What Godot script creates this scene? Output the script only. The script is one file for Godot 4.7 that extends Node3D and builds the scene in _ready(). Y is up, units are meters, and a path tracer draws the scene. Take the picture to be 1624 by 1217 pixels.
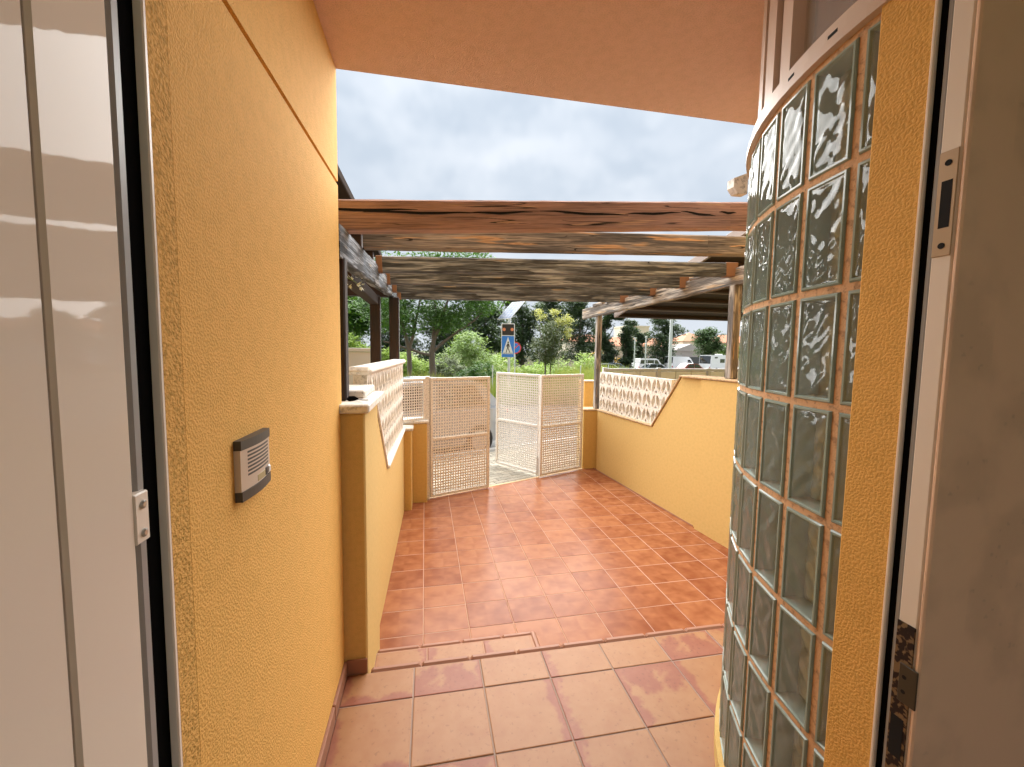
extends Node3D
# Tiled entrance terrace seen from an open front door: yellow rendered walls, curved glass-block wall,
# weathered pergola, perforated white gates, meadow, trees and parked vehicles beyond.  Units: metres.

const FLOOR2 := -0.294          # terrace level below the porch
const EXPOSURE := 4.5
const SKY := 0.24
var M := {}
var taken := {}
var rng := RandomNumberGenerator.new()

# ---------------------------------------------------------------- mesh builder
class MB:
	var v := PackedVector3Array()
	var n := PackedVector3Array()
	var uv := PackedVector2Array()
	var c := PackedColorArray()
	var ix := PackedInt32Array()
	var col := Color(1, 1, 1)
	var xf := Transform3D.IDENTITY

	func poly(pts: Array, outward: Vector3, uvs: Array = []) -> void:
		var nn: Vector3 = Vector3.ZERO
		for i in pts.size():
			var p0: Vector3 = pts[i]
			var p1: Vector3 = pts[(i + 1) % pts.size()]
			nn += Vector3((p0.y - p1.y) * (p0.z + p1.z), (p0.z - p1.z) * (p0.x + p1.x), (p0.x - p1.x) * (p0.y + p1.y))
		if nn.length_squared() < 1e-18:
			return
		nn = nn.normalized()
		var flip := nn.dot(outward) < 0.0
		if flip:
			nn = -nn
		var nw := (xf.basis * nn).normalized()
		var s := v.size()
		for i in pts.size():
			v.append(xf * (pts[i] as Vector3))
			n.append(nw)
			uv.append(uvs[i] if uvs.size() > i else Vector2.ZERO)
			c.append(col)
		for i in range(1, pts.size() - 1):
			if flip:
				ix.append_array([s, s + i, s + i + 1])
			else:
				ix.append_array([s, s + i + 1, s + i])

	func box(lo: Vector3, hi: Vector3) -> void:
		for a in 3:
			for sg in [0, 1]:
				var o := Vector3.ZERO
				o[a] = 1.0 if sg == 1 else -1.0
				var b := (a + 1) % 3
				var d := (a + 2) % 3
				var pts := []
				for q in [[0, 0], [1, 0], [1, 1], [0, 1]]:
					var p := Vector3.ZERO
					p[a] = hi[a] if sg == 1 else lo[a]
					p[b] = hi[b] if q[0] == 1 else lo[b]
					p[d] = hi[d] if q[1] == 1 else lo[d]
					pts.append(p)
				poly(pts, o)

	# box with chamfered edges
	func cbox(lo: Vector3, hi: Vector3, ch: float) -> void:
		var m := (lo + hi) * 0.5
		var h := (hi - lo) * 0.5
		ch = minf(ch, minf(h.x, minf(h.y, h.z)) * 0.9)
		var at := func(s: Vector3, a: int) -> Vector3:
			var p := Vector3(h.x * s.x, h.y * s.y, h.z * s.z)
			for k in 3:
				if k != a:
					p[k] -= ch * s[k]
			return m + p
		for a in 3:
			var b := (a + 1) % 3
			var d := (a + 2) % 3
			for sg in [-1.0, 1.0]:
				var pts := []
				for q in [[-1.0, -1.0], [1.0, -1.0], [1.0, 1.0], [-1.0, 1.0]]:
					var s := Vector3.ZERO
					s[a] = sg; s[b] = q[0]; s[d] = q[1]
					pts.append(at.call(s, a))
				var o := Vector3.ZERO
				o[a] = sg
				poly(pts, o)
				for s2 in [-1.0, 1.0]:
					var e := Vector3.ZERO
					e[a] = sg; e[b] = s2
					var e0 := e
					var e1 := e
					e0[d] = -1.0; e1[d] = 1.0
					poly([at.call(e0, a), at.call(e1, a), at.call(e1, b), at.call(e0, b)], e)
		for x in [-1.0, 1.0]:
			for y in [-1.0, 1.0]:
				for z in [-1.0, 1.0]:
					var s := Vector3(x, y, z)
					poly([at.call(s, 0), at.call(s, 1), at.call(s, 2)], s)

	# polygon (u,v) swept along w by depth; o + eu*u + ev*v + ew*w
	func prism(pl: PackedVector2Array, o: Vector3, eu: Vector3, ev: Vector3, ew: Vector3, depth: float, bev := 0.0) -> void:
		var tri := Geometry2D.triangulate_polygon(pl)
		var area := 0.0
		for i in pl.size():
			area += pl[i].cross(pl[(i + 1) % pl.size()])
		for i in range(0, tri.size(), 3):
			var a := pl[tri[i]]
			var b := pl[tri[i + 1]]
			var d := pl[tri[i + 2]]
			poly([o + eu * a.x + ev * a.y, o + eu * b.x + ev * b.y, o + eu * d.x + ev * d.y], -ew, [a, b, d])
			poly([o + eu * a.x + ev * a.y + ew * depth, o + eu * b.x + ev * b.y + ew * depth, o + eu * d.x + ev * d.y + ew * depth], ew, [a, b, d])
		for i in pl.size():
			var a := pl[i]
			var b := pl[(i + 1) % pl.size()]
			var t := (b - a)
			var out2 := Vector2(t.y, -t.x) * (1.0 if area > 0 else -1.0)
			var p := o + eu * a.x + ev * a.y
			var q := o + eu * b.x + ev * b.y
			poly([p, q, q + ew * depth, p + ew * depth], eu * out2.x + ev * out2.y)

	func tube(pts: Array, rad: Array, sides := 8, caps := true) -> void:
		var rings := []
		for i in pts.size():
			var d: Vector3
			if i == 0:
				d = pts[1] - pts[0]
			elif i == pts.size() - 1:
				d = pts[i] - pts[i - 1]
			else:
				d = pts[i + 1] - pts[i - 1]
			d = d.normalized()
			var u := d.cross(Vector3(0.31, 0.2, 0.93) if absf(d.z) < 0.9 else Vector3(0, 1, 0.1)).normalized()
			var w := d.cross(u)
			var ring := []
			for k in sides:
				var an := TAU * k / sides
				ring.append([u * cos(an) + w * sin(an), pts[i] + (u * cos(an) + w * sin(an)) * rad[i]])
			rings.append(ring)
		for i in pts.size() - 1:
			for k in sides:
				var k2 := (k + 1) % sides
				var s := v.size()
				for q in [rings[i][k], rings[i][k2], rings[i + 1][k2], rings[i + 1][k]]:
					v.append(xf * (q[1] as Vector3)); n.append((xf.basis * (q[0] as Vector3)).normalized()); c.append(col)
					uv.append(Vector2.ZERO)
				ix.append_array([s, s + 2, s + 1, s, s + 3, s + 2])
		if caps:
			for e in [0, pts.size() - 1]:
				var pp := []
				for k in sides:
					pp.append(rings[e][k][1])
				poly(pp, (pts[0] - pts[1]) if e == 0 else (pts[e] - pts[e - 1]))

	# disc-like cylinder along an axis
	func cyl(a: Vector3, b: Vector3, r: float, sides := 16) -> void:
		tube([a, b], [r, r], sides, true)

	# smooth grid surface from f(i/nu, j/nv) -> Vector3
	func grid(nu: int, nv: int, f: Callable, flip := false) -> void:
		var s := v.size()
		for j in nv + 1:
			for i in nu + 1:
				var u := float(i) / nu
				var w := float(j) / nv
				var p: Vector3 = f.call(u, w)
				var du: Vector3 = f.call(u + 0.01, w) - f.call(u - 0.01, w)
				var dv: Vector3 = f.call(u, w + 0.01) - f.call(u, w - 0.01)
				var nn := du.cross(dv).normalized()
				if flip:
					nn = -nn
				v.append(xf * p); n.append((xf.basis * nn).normalized()); uv.append(Vector2(u, w)); c.append(col)
		for j in nv:
			for i in nu:
				var a := s + j * (nu + 1) + i
				var b := a + 1
				var d := a + nu + 1
				var e := d + 1
				if flip:
					ix.append_array([a, b, e, a, e, d])
				else:
					ix.append_array([a, e, b, a, d, e])

	func mesh() -> ArrayMesh:
		var arr := []
		arr.resize(Mesh.ARRAY_MAX)
		arr[Mesh.ARRAY_VERTEX] = v
		arr[Mesh.ARRAY_NORMAL] = n
		arr[Mesh.ARRAY_TEX_UV] = uv
		arr[Mesh.ARRAY_COLOR] = c
		arr[Mesh.ARRAY_INDEX] = ix
		var am := ArrayMesh.new()
		am.add_surface_from_arrays(Mesh.PRIMITIVE_TRIANGLES, arr)
		return am

# ---------------------------------------------------------------- scene helpers
func numbered(parent: Node, called: String) -> String:
	var key := str(parent.get_instance_id()) + called
	var k: int = taken.get(key, 0)
	taken[key] = k + 1
	return called if k == 0 else "%s_%03d" % [called, k]

func put(parent: Node, called: String, shape, mat: Material, at := Vector3.ZERO) -> MeshInstance3D:
	var o := MeshInstance3D.new()
	o.name = numbered(parent, called)
	o.mesh = shape.mesh() if shape is MB else shape
	o.material_override = mat
	o.position = at
	parent.add_child(o, true)
	return o

func thing(called: String, label: String, category: String, group := "", at := Vector3.ZERO) -> Node3D:
	var o := Node3D.new()
	o.name = numbered(self, called)
	o.position = at
	add_child(o, true)
	tag(o, label, category, group)
	return o

func tag(o: Node, label: String, category: String, group := "") -> void:
	o.set_meta("label", label)
	o.set_meta("category", category)
	if group != "":
		o.set_meta("group", group)

func structure(called: String, label := "") -> Node3D:
	var o := Node3D.new()
	o.name = numbered(self, called)
	add_child(o, true)
	o.set_meta("kind", "structure")
	if label != "":
		o.set_meta("label", label)
	return o

func lin(r: float, g: float, b: float, a := 1.0) -> Color:
	var k := Color(r, g, b).linear_to_srgb()
	k.a = a
	return k

func mat(name_: String, color: Color, rough := 0.8, metal := 0.0) -> StandardMaterial3D:
	var m := StandardMaterial3D.new()
	m.resource_name = name_
	m.albedo_color = color
	m.roughness = rough
	m.metallic = metal
	M[name_] = m
	return m

# seamless noise bytes w x h, generated small and stretched to W x H
func noise_bytes(w: int, h: int, freq: float, octaves: int, seed_: int, W := 0, H := 0, kind := FastNoiseLite.TYPE_SIMPLEX_SMOOTH) -> PackedByteArray:
	var f := FastNoiseLite.new()
	f.noise_type = kind
	f.seed = seed_
	f.frequency = freq
	f.fractal_octaves = octaves
	f.fractal_type = FastNoiseLite.FRACTAL_FBM if octaves > 1 else FastNoiseLite.FRACTAL_NONE
	var im := f.get_seamless_image(w, h)
	if W > 0:
		im.resize(W, H, Image.INTERPOLATE_CUBIC)
	im.convert(Image.FORMAT_L8)
	return im.get_data()

func picture(w: int, h: int, f: Callable) -> ImageTexture:
	var data := PackedByteArray()
	data.resize(w * h * 3)
	var k := 0
	for y in h:
		for x in w:
			var q: Color = f.call(x, y, y * w + x)
			data[k] = int(clampf(q.r, 0, 1) * 255.0)
			data[k + 1] = int(clampf(q.g, 0, 1) * 255.0)
			data[k + 2] = int(clampf(q.b, 0, 1) * 255.0)
			k += 3
	return ImageTexture.create_from_image(Image.create_from_data(w, h, false, Image.FORMAT_RGB8, data))

func grey_tex(bytes: PackedByteArray, w: int, h: int) -> ImageTexture:
	return ImageTexture.create_from_image(Image.create_from_data(w, h, false, Image.FORMAT_L8, bytes))

func relief(m: StandardMaterial3D, t: Texture2D, cm: float) -> void:
	m.heightmap_enabled = true
	m.heightmap_texture = t
	m.heightmap_scale = cm

func tri(m: StandardMaterial3D, scale3: Vector3, world := true) -> void:
	m.uv1_triplanar = true
	m.uv1_world_triplanar = world
	m.uv1_scale = scale3
	m.uv1_triplanar_sharpness = 4.0

func st(a: float, b: float, x: float) -> float:
	var t := clampf((x - a) / (b - a), 0.0, 1.0)
	return t * t * (3.0 - 2.0 * t)

# ---------------------------------------------------------------- camera, sky, sun
func build_view() -> void:
	var cam := Camera3D.new()
	cam.name = "camera"
	cam.position = Vector3(0, 1.603, 0)
	cam.rotation_order = EULER_ORDER_YXZ
	cam.rotation = Vector3(-0.0772, -0.1947, 0.0143)
	cam.fov = 84.9
	cam.near = 0.05
	cam.far = 2000.0
	add_child(cam)
	cam.current = true

	var env := Environment.new()
	env.background_mode = Environment.BG_SKY
	env.tonemap_mode = Environment.TONE_MAPPER_LINEAR
	env.tonemap_exposure = EXPOSURE
	env.sdfgi_enabled = true
	env.ssao_enabled = true
	env.ssil_enabled = true
	# overcast sky: the CIE overcast rise towards the zenith, broken by soft cloud
	var W := 640
	var H := 320
	var f := FastNoiseLite.new()
	f.seed = 11
	f.frequency = 1.5
	f.fractal_octaves = 5
	f.domain_warp_enabled = true
	f.domain_warp_amplitude = 0.35
	f.domain_warp_frequency = 1.2
	var im := Image.create(W, H, false, Image.FORMAT_RGBF)
	for y in H:
		var el := (0.5 - (y + 0.5) / H) * PI
		var up := maxf(sin(el), 0.0)
		for x in W:
			var az := TAU * (x + 0.5) / W
			var d := Vector3(cos(az) * cos(el), sin(el) * 2.2 , sin(az) * cos(el))
			var q := f.get_noise_3dv(d * 1.6)
			var L := SKY * (0.74 + 0.26 * up)
			var w := clampf(0.5 + q * 1.1, 0.0, 1.0)
			w = lerpf(w, 0.85, st(0.16, 0.02, up))
			var k := L * lerpf(0.84, 1.07, w)
			im.set_pixel(x, y, Color(k * lerpf(0.83, 0.93, w), k * lerpf(0.95, 0.99, w), k * lerpf(1.10, 1.07, w)))
	var psm := PanoramaSkyMaterial.new()
	psm.panorama = ImageTexture.create_from_image(im)
	var sky := Sky.new()
	sky.sky_material = psm
	env.sky = sky
	var we := WorldEnvironment.new()
	we.name = "world_environment"
	we.environment = env
	add_child(we)

	var sun := DirectionalLight3D.new()
	sun.name = "sun"
	sun.light_energy = 1.3
	sun.light_color = Color(1.0, 0.99, 0.97)
	sun.light_angular_distance = 115.0
	sun.shadow_enabled = true
	sun.rotation_degrees = Vector3(-37, 176, 0)   # high, behind the thin cloud over the meadow
	add_child(sun)

# ---------------------------------------------------------------- materials
func build_materials() -> void:
	var S := 512
	# --- render (stucco): grain of about 5 mm
	var g1 := noise_bytes(S, S, 0.085, 3, 3)
	var g2 := noise_bytes(S, S, 0.012, 3, 4)
	var bump := PackedByteArray()
	bump.resize(S * S)
	for i in S * S:
		var a := g1[i] / 255.0
		bump[i] = int(255.0 * st(0.25, 0.75, a))
	var bump_t := grey_tex(bump, S, S)
	var stucco_t := picture(S, S, func(_x, _y, i):
		var k: float = 0.95 + 0.05 * g2[i] / 255.0 + 0.05 * (st(0.2, 0.6, g1[i] / 255.0) - 0.6)
		return Color(k, k, k * (0.97 + 0.03 * g2[i] / 255.0)))
	var stucco := func(nm: String, k: Color, relief_cm: float, sc: float) -> StandardMaterial3D:
		var m := mat(nm, k, 0.9)
		m.albedo_texture = stucco_t
		tri(m, Vector3(sc, sc, sc))
		relief(m, bump_t, relief_cm)
		return m
	stucco.call("ochre_render", lin(0.77, 0.435, 0.115), 0.075, 2.9)
	stucco.call("garden_render", lin(0.63, 0.425, 0.15), 0.04, 4.0)
	stucco.call("soffit_render", lin(0.78, 0.53, 0.41), 0.08, 2.9)
	stucco.call("hall_plaster", lin(0.85, 0.78, 0.72), 0.02, 1.0)
	# --- the same render with mould stains along the door frame
	var d1 := noise_bytes(S, S, 0.05, 4, 21)
	var d2 := noise_bytes(S, S, 0.014, 3, 22)
	var stain := picture(S, S, func(_x, _y, i):
		var a: float = d1[i] / 255.0
		var b: float = d2[i] / 255.0
		var s := st(0.42, 0.75, a * 0.75 + b * 0.25)
		var k: float = 0.97 - 0.14 * s
		return Color(k, k, k * (1.0 - 0.1 * s)))
	var ms := mat("stained_render", lin(0.75, 0.425, 0.115), 0.95)
	ms.albedo_texture = stain
	tri(ms, Vector3(2.9, 2.9, 2.9))
	relief(ms, bump_t, 0.10)

	# --- porch tiles: pale peach body, rusty flash along one or two edges
	var pt := []
	for vi in 6:
		var a1 := noise_bytes(128, 128, 0.022, 4, 40 + vi)
		var a2 := noise_bytes(128, 128, 0.09, 3, 60 + vi)
		var side := vi
		var t := picture(128, 128, func(x, y, i):
			var u: float = x / 127.0
			var w: float = y / 127.0
			var nz: float = (a1[i] / 255.0 - 0.5) + 0.25 * (a2[i] / 255.0 - 0.5)
			var edge := 0.0
			match side:
				0: edge = 1.0 - u * 8.0
				1: edge = (u - 0.86) * 8.0
				2: edge = maxf((u - 0.90) * 9.0, (w - 0.87) * 8.0)
				3: edge = (w - 0.80) * 6.0
				4: edge = maxf(1.0 - w * 1.9, (u - 0.82) * 5.0)
				5: edge = -0.6
			var r := st(-0.22, 0.5, edge + nz * 1.1 - 0.12)
			var base := Color(0.605, 0.43, 0.28).lerp(Color(0.58, 0.395, 0.25), clampf(0.5 + nz * 1.3, 0, 1))
			var red := Color(0.555, 0.34, 0.25).lerp(Color(0.52, 0.295, 0.205), clampf(0.5 + nz, 0, 1))
			var q := base.lerp(red, r)
			if a2[i] > 208:
				q = q.darkened(0.10)
			return q)
		var m := mat("porch_tile_%d" % vi, Color(1, 1, 1), 0.46)
		m.albedo_texture = t
		m.metallic_specular = 0.45
		pt.append(m)
	M["porch_tiles"] = pt
	# --- terrace tiles: glazed, clouded terracotta
	var tt := []
	for vi in 8:
		var a1 := noise_bytes(128, 128, 0.011, 3, 80 + vi, 128, 128)
		var a2 := noise_bytes(96, 128, 0.035, 4, 100 + vi, 128, 128)
		var tone: float = [0.0, 0.16, -0.14, 0.06, -0.22, 0.26, -0.06, 0.12][vi]
		var t := picture(128, 128, func(_x, _y, i):
			var k: float = clampf(0.58 + 0.85 * (a1[i] / 255.0 - 0.5) + 0.22 * (a2[i] / 255.0 - 0.5) + tone, 0, 1)
			return Color(0.49, 0.275, 0.175).lerp(Color(0.605, 0.395, 0.265), k))
		var m := mat("terrace_tile_%d" % vi, Color(1, 1, 1), 0.27)
		m.albedo_texture = t
		m.metallic_specular = 0.27
		tt.append(m)
	M["terrace_tiles"] = tt
	mat("grout", lin(0.40, 0.235, 0.165), 0.95)
	mat("grout_grey", lin(0.30, 0.22, 0.18), 0.95)
	mat("nosing", lin(0.30, 0.135, 0.078), 0.55)

	# --- wood: grain runs along the local x (beams) or y (posts)
	var wood := func(nm: String, dark: Color, mid: Color, pale: Color, orange: Color, o_amt: float, dark_amt: float, pale_amt: float, seed_: int, along_y: bool, rough: float) -> void:
		var W := 1024
		var H := 256
		var gr := noise_bytes(32, 256, 0.16, 3, seed_, W, H)
		var gf := noise_bytes(64, 256, 0.33, 2, seed_ + 4, W, H)
		var pa := noise_bytes(128, 256, 0.016, 4, seed_ + 1, W, H)
		var fl := noise_bytes(110, 256, 0.032, 5, seed_ + 5, W, H)
		var pb := noise_bytes(128, 256, 0.022, 3, seed_ + 2, W, H)
		var cr := noise_bytes(40, 256, 0.03, 2, seed_ + 3, W, H)
		var hgt := PackedByteArray()
		hgt.resize(W * H)
		var t := picture(W, H, func(_x, _y, i):
			var g: float = gr[i] / 255.0
			var f: float = gf[i] / 255.0
			var p: float = pa[i] / 255.0
			var q: float = fl[i] / 255.0
			var o: float = pb[i] / 255.0
			var k := mid.lerp(dark, st(0.40, 0.66, p * 0.7 + g * 0.3 + dark_amt))
			k = k.lerp(pale, 0.7 * st(0.50, 0.66, q * 0.7 + (1.0 - p) * 0.3) * pale_amt)
			k = k.lerp(dark, 0.5 * st(0.58, 0.72, 1.0 - q + (p - 0.5) * 0.4) * pale_amt)
			k = k.lerp(orange, st(0.62 - o_amt, 0.70 - o_amt, o * 0.7 + q * 0.3))
			k = k.darkened(lerpf(0.3, 1.0, pale_amt) * (0.24 * st(0.45, 0.75, g) + 0.16 * st(0.5, 0.8, f))).lightened(0.10 * pale_amt * st(0.5, 0.2, f))
			var crack := st(0.028, 0.006, absf(cr[i] / 255.0 - 0.5)) * st(0.45, 0.6, o)
			k = k.lerp(Color(0.06, 0.05, 0.05), crack * 0.85)
			hgt[i] = int(255.0 * clampf(0.35 + 0.35 * g + 0.3 * f - 0.45 * crack, 0, 1))
			return k)
		var m := mat(nm, Color(1, 1, 1), rough)
		m.albedo_texture = t
		if along_y:
			# the picture's long side must follow y: turn it
			var im: Image = (t as ImageTexture).get_image()
			im.rotate_90(CLOCKWISE)
			m.albedo_texture = ImageTexture.create_from_image(im)
			var ih := Image.create_from_data(W, H, false, Image.FORMAT_L8, hgt)
			ih.rotate_90(CLOCKWISE)
			relief(m, ImageTexture.create_from_image(ih), 0.35)
			tri(m, Vector3(2.6, 0.55, 2.6), false)
		else:
			relief(m, grey_tex(hgt, W, H), 0.35)
			tri(m, Vector3(0.42, 2.6, 2.6), false)
	wood.call("weathered_beam", Color(0.21, 0.225, 0.25), Color(0.365, 0.39, 0.43), Color(0.64, 0.665, 0.70), Color(0.70, 0.62, 0.53), -0.13, 0.0, 1.0, 200, false, 0.95)
	wood.call("weathered_orange_beam", Color(0.32, 0.32, 0.325), Color(0.52, 0.50, 0.48), Color(0.67, 0.63, 0.58), Color(0.72, 0.59, 0.45), -0.04, -0.02, 0.8, 210, false, 0.9)
	wood.call("stained_beam", Color(0.62, 0.495, 0.45), Color(0.71, 0.565, 0.51), Color(0.76, 0.615, 0.55), Color(0.80, 0.65, 0.54), -0.08, -0.08, 0.35, 220, false, 0.8)
	wood.call("pale_beam_z", Color(0.40, 0.375, 0.355), Color(0.64, 0.59, 0.54), Color(0.82, 0.78, 0.72), Color(0.74, 0.63, 0.51), -0.10, -0.03, 1.0, 230, false, 0.95)
	wood.call("weathered_post", Color(0.40, 0.38, 0.37), Color(0.62, 0.59, 0.56), Color(0.78, 0.75, 0.71), Color(0.66, 0.54, 0.43), -0.14, -0.02, 0.8, 240, true, 0.95)
	wood.call("dark_post", Color(0.085, 0.04, 0.03), Color(0.16, 0.075, 0.055), Color(0.21, 0.10, 0.07), Color(0.24, 0.11, 0.07), -0.1, 0.0, 0.4, 250, true, 0.6)
	for q in [["weathered_beam_b", "weathered_beam", Vector3(0.37, 0.31, 0.2), Color(0.97, 0.96, 0.95)], ["weathered_beam_c", "weathered_beam", Vector3(0.71, 0.62, 0.55), Color(0.80, 0.80, 0.80)], ["weathered_beam_d", "weathered_beam", Vector3(0.13, 0.83, 0.4), Color(0.92, 0.92, 0.92)]]:
		var dm: StandardMaterial3D = M[q[1]].duplicate()
		dm.resource_name = q[0]
		dm.uv1_offset = q[2]
		dm.albedo_color = q[3]
		M[q[0]] = dm
	mat("rust_brown", lin(0.20, 0.11, 0.07), 0.9)
	mat("dark_roof", lin(0.028, 0.013, 0.010), 0.8)
	mat("roof_trim", lin(0.24, 0.19, 0.17), 0.6)
	mat("roof_panel", lin(0.045, 0.037, 0.033), 0.95).metallic_specular = 0.1

	# --- stone copings, paint, metal
	var c1 := noise_bytes(256, 256, 0.03, 4, 300)
	var c2 := noise_bytes(256, 256, 0.11, 3, 301)
	var speck := picture(256, 256, func(_x, _y, i):
		var a: float = c1[i] / 255.0
		var b: float = c2[i] / 255.0
		var k: float = 0.97 - 0.16 * st(0.5, 0.8, a) - 0.22 * st(0.66, 0.8, b) * st(0.3, 0.6, a)
		return Color(k, k * 0.975, k * 0.94))
	var cop := mat("white_coping", lin(0.80, 0.79, 0.77), 0.8)
	cop.albedo_texture = speck
	tri(cop, Vector3(3, 3, 3))
	relief(cop, grey_tex(c2, 256, 256), 0.05)
	var tc := mat("tan_coping", lin(0.58, 0.43, 0.27), 0.85)
	tc.albedo_texture = speck
	tri(tc, Vector3(3, 3, 3))
	relief(tc, grey_tex(c2, 256, 256), 0.08)
	var bz := mat("breeze_white", lin(0.80, 0.78, 0.75), 0.8)
	bz.albedo_texture = speck
	tri(bz, Vector3(2, 2, 2))
	var gp := mat("gate_paint", lin(0.83, 0.84, 0.85), 0.42)
	gp.albedo_texture = speck
	tri(gp, Vector3(5, 5, 5))
	var al := mat("white_lacquer", lin(0.74, 0.65, 0.56), 0.03)
	al.metallic_specular = 0.28
	relief(al, grey_tex(noise_bytes(128, 128, 0.03, 2, 310), 128, 128), 0.006)
	tri(al, Vector3(5, 5, 5))
	mat("lacquer_matt", lin(0.80, 0.72, 0.64), 0.35)
	mat("inner_board", lin(0.82, 0.60, 0.46), 0.5)
	var sm := noise_bytes(256, 256, 0.012, 5, 330)
	var ib: StandardMaterial3D = M["inner_board"]
	ib.albedo_texture = picture(256, 256, func(_x, _y, i):
		var k: float = 1.0 - 0.06 * st(0.35, 0.75, sm[i] / 255.0) - (0.07 if sm[(i * 7) % 65536] > 214 else 0.0) * st(0.5, 0.7, sm[i] / 255.0)
		return Color(k, k * 0.99, k * 0.97))
	tri(ib, Vector3(1.1, 1.1, 1.1))
	mat("lip_metal", lin(0.06, 0.05, 0.035), 0.5, 0.4)
	mat("window_frame", lin(0.56, 0.45, 0.37), 0.4)
	mat("frame_grey", lin(0.30, 0.30, 0.30), 0.4)
	mat("rubber_black", lin(0.004, 0.004, 0.004), 1.0).metallic_specular = 0.08
	mat("steel", lin(0.55, 0.53, 0.50), 0.35, 0.9)
	var rs := noise_bytes(128, 128, 0.04, 4, 320)
	var rust := mat("rusty_plate", Color(1, 1, 1), 0.8, 0.2)
	rust.albedo_texture = picture(128, 128, func(_x, _y, i):
		return Color(0.15, 0.085, 0.05).lerp(Color(0.50, 0.40, 0.28), st(0.45, 0.62, rs[i] / 255.0)))
	tri(rust, Vector3(9, 9, 9))
	mat("plate_tan", lin(0.42, 0.31, 0.20), 0.45, 0.3)
	mat("hole_black", lin(0.004, 0.003, 0.003), 0.9)

	# --- glass blocks
	var fg := mat("front_glass", lin(0.80, 0.90, 0.84, 0.10), 0.02)
	fg.transparency = BaseMaterial3D.TRANSPARENCY_ALPHA
	fg.metallic_specular = 0.38
	var bg := mat("back_glass", lin(0.35, 0.40, 0.345), 0.08)
	bg.metallic_specular = 0.7
	var rg := mat("glass_edge", lin(0.27, 0.345, 0.31), 0.10)
	rg.metallic_specular = 0.4
	var mo := mat("mortar", lin(0.66, 0.42, 0.25), 0.95)
	mo.albedo_texture = speck
	tri(mo, Vector3(4, 4, 4))
	relief(mo, grey_tex(c2, 256, 256), 0.08)
	var wp := mat("window_pane", lin(0.5, 0.5, 0.5, 0.25), 0.03)
	wp.transparency = BaseMaterial3D.TRANSPARENCY_ALPHA
	mat("blind_brown", lin(0.19, 0.13, 0.085), 0.7)

	# --- ground
	var e1 := noise_bytes(256, 256, 0.02, 4, 400)
	var e2 := noise_bytes(256, 256, 0.12, 3, 401)
	var asph := mat("asphalt", Color(1, 1, 1), 0.92)
	asph.albedo_texture = picture(256, 256, func(_x, _y, i):
		var k: float = 0.30 + 0.05 * e1[i] / 255.0 + 0.06 * e2[i] / 255.0
		return Color(k, k, k * 0.98))
	tri(asph, Vector3(0.6, 0.6, 0.6))
	var pv := []
	for vi in 3:
		var k: float = [0.60, 0.55, 0.64][vi]
		var m := mat("paver_%d" % vi, Color(k, k * 0.98, k * 0.92), 0.9)
		m.albedo_texture = speck
		tri(m, Vector3(4, 4, 4))
		pv.append(m)
	M["pavers"] = pv
	mat("paver_joint", lin(0.16, 0.15, 0.13), 0.95)
	mat("kerb_stone", lin(0.36, 0.35, 0.33), 0.9)
	var mead := mat("meadow", Color(1, 1, 1), 0.95)
	mead.albedo_texture = picture(256, 256, func(_x, _y, i):
		return Color(0.33, 0.38, 0.15).lerp(Color(0.44, 0.45, 0.22), st(0.3, 0.7, e1[i] / 255.0)).darkened(0.15 * e2[i] / 255.0))
	tri(mead, Vector3(0.2, 0.2, 0.2))
	mat("park_gravel", lin(0.30, 0.28, 0.25), 0.95)
	for q in [["leaf", 0.7], ["grass_blade", 0.7]]:
		var m := mat(q[0], Color(1, 1, 1), 0.6)
		m.vertex_color_use_as_albedo = true
		m.backlight_enabled = true
		m.backlight = Color(q[1], q[1], q[1] * 0.6)
	var bk := mat("bark", Color(1, 1, 1), 0.9)
	bk.albedo_texture = picture(256, 256, func(_x, _y, i):
		return Color(0.33, 0.30, 0.28).lerp(Color(0.46, 0.42, 0.39), e2[i] / 255.0))
	tri(bk, Vector3(3, 0.8, 3))

	# --- vehicles, signs, far buildings
	for q in [["car_white", 0.72, 0.74, 0.76], ["car_silver", 0.26, 0.29, 0.33], ["car_dark", 0.04, 0.045, 0.055], ["car_red", 0.34, 0.05, 0.045], ["car_yellow", 0.75, 0.42, 0.03], ["car_blue", 0.18, 0.24, 0.32]]:
		var m := mat(q[0], lin(q[1], q[2], q[3]), 0.3)
		m.clearcoat_enabled = true
		m.clearcoat = 0.8
		m.clearcoat_roughness = 0.05
	mat("car_glass", lin(0.02, 0.025, 0.03), 0.06).metallic_specular = 0.9
	mat("tyre", lin(0.015, 0.015, 0.016), 0.85)
	mat("rim", lin(0.5, 0.5, 0.52), 0.35, 0.8)
	mat("lamp_red", lin(0.40, 0.02, 0.02), 0.2)
	mat("lamp_clear", lin(0.7, 0.7, 0.72), 0.1)
	mat("bumper_black", lin(0.02, 0.02, 0.022), 0.6)
	mat("sign_blue", lin(0.01, 0.20, 0.68), 0.4)
	mat("sign_white", lin(0.80, 0.80, 0.80), 0.5)
	mat("sign_red", lin(0.55, 0.05, 0.06), 0.4)
	mat("sign_black", lin(0.012, 0.012, 0.012), 0.5)
	mat("amber_lens", lin(0.75, 0.22, 0.10), 0.3)
	mat("pole_grey", lin(0.66, 0.68, 0.70), 0.5, 0.0)
	mat("solar_cell", lin(0.30, 0.36, 0.52), 0.25)
	mat("panel_grey", lin(0.50, 0.51, 0.52), 0.5)
	mat("panel_light", lin(0.74, 0.77, 0.80), 0.5)
	mat("wall_beige", lin(0.56, 0.42, 0.31), 0.95)
	mat("wall_cream", lin(0.68, 0.60, 0.50), 0.95)
	mat("wall_grey", lin(0.36, 0.33, 0.31), 0.95)
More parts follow.
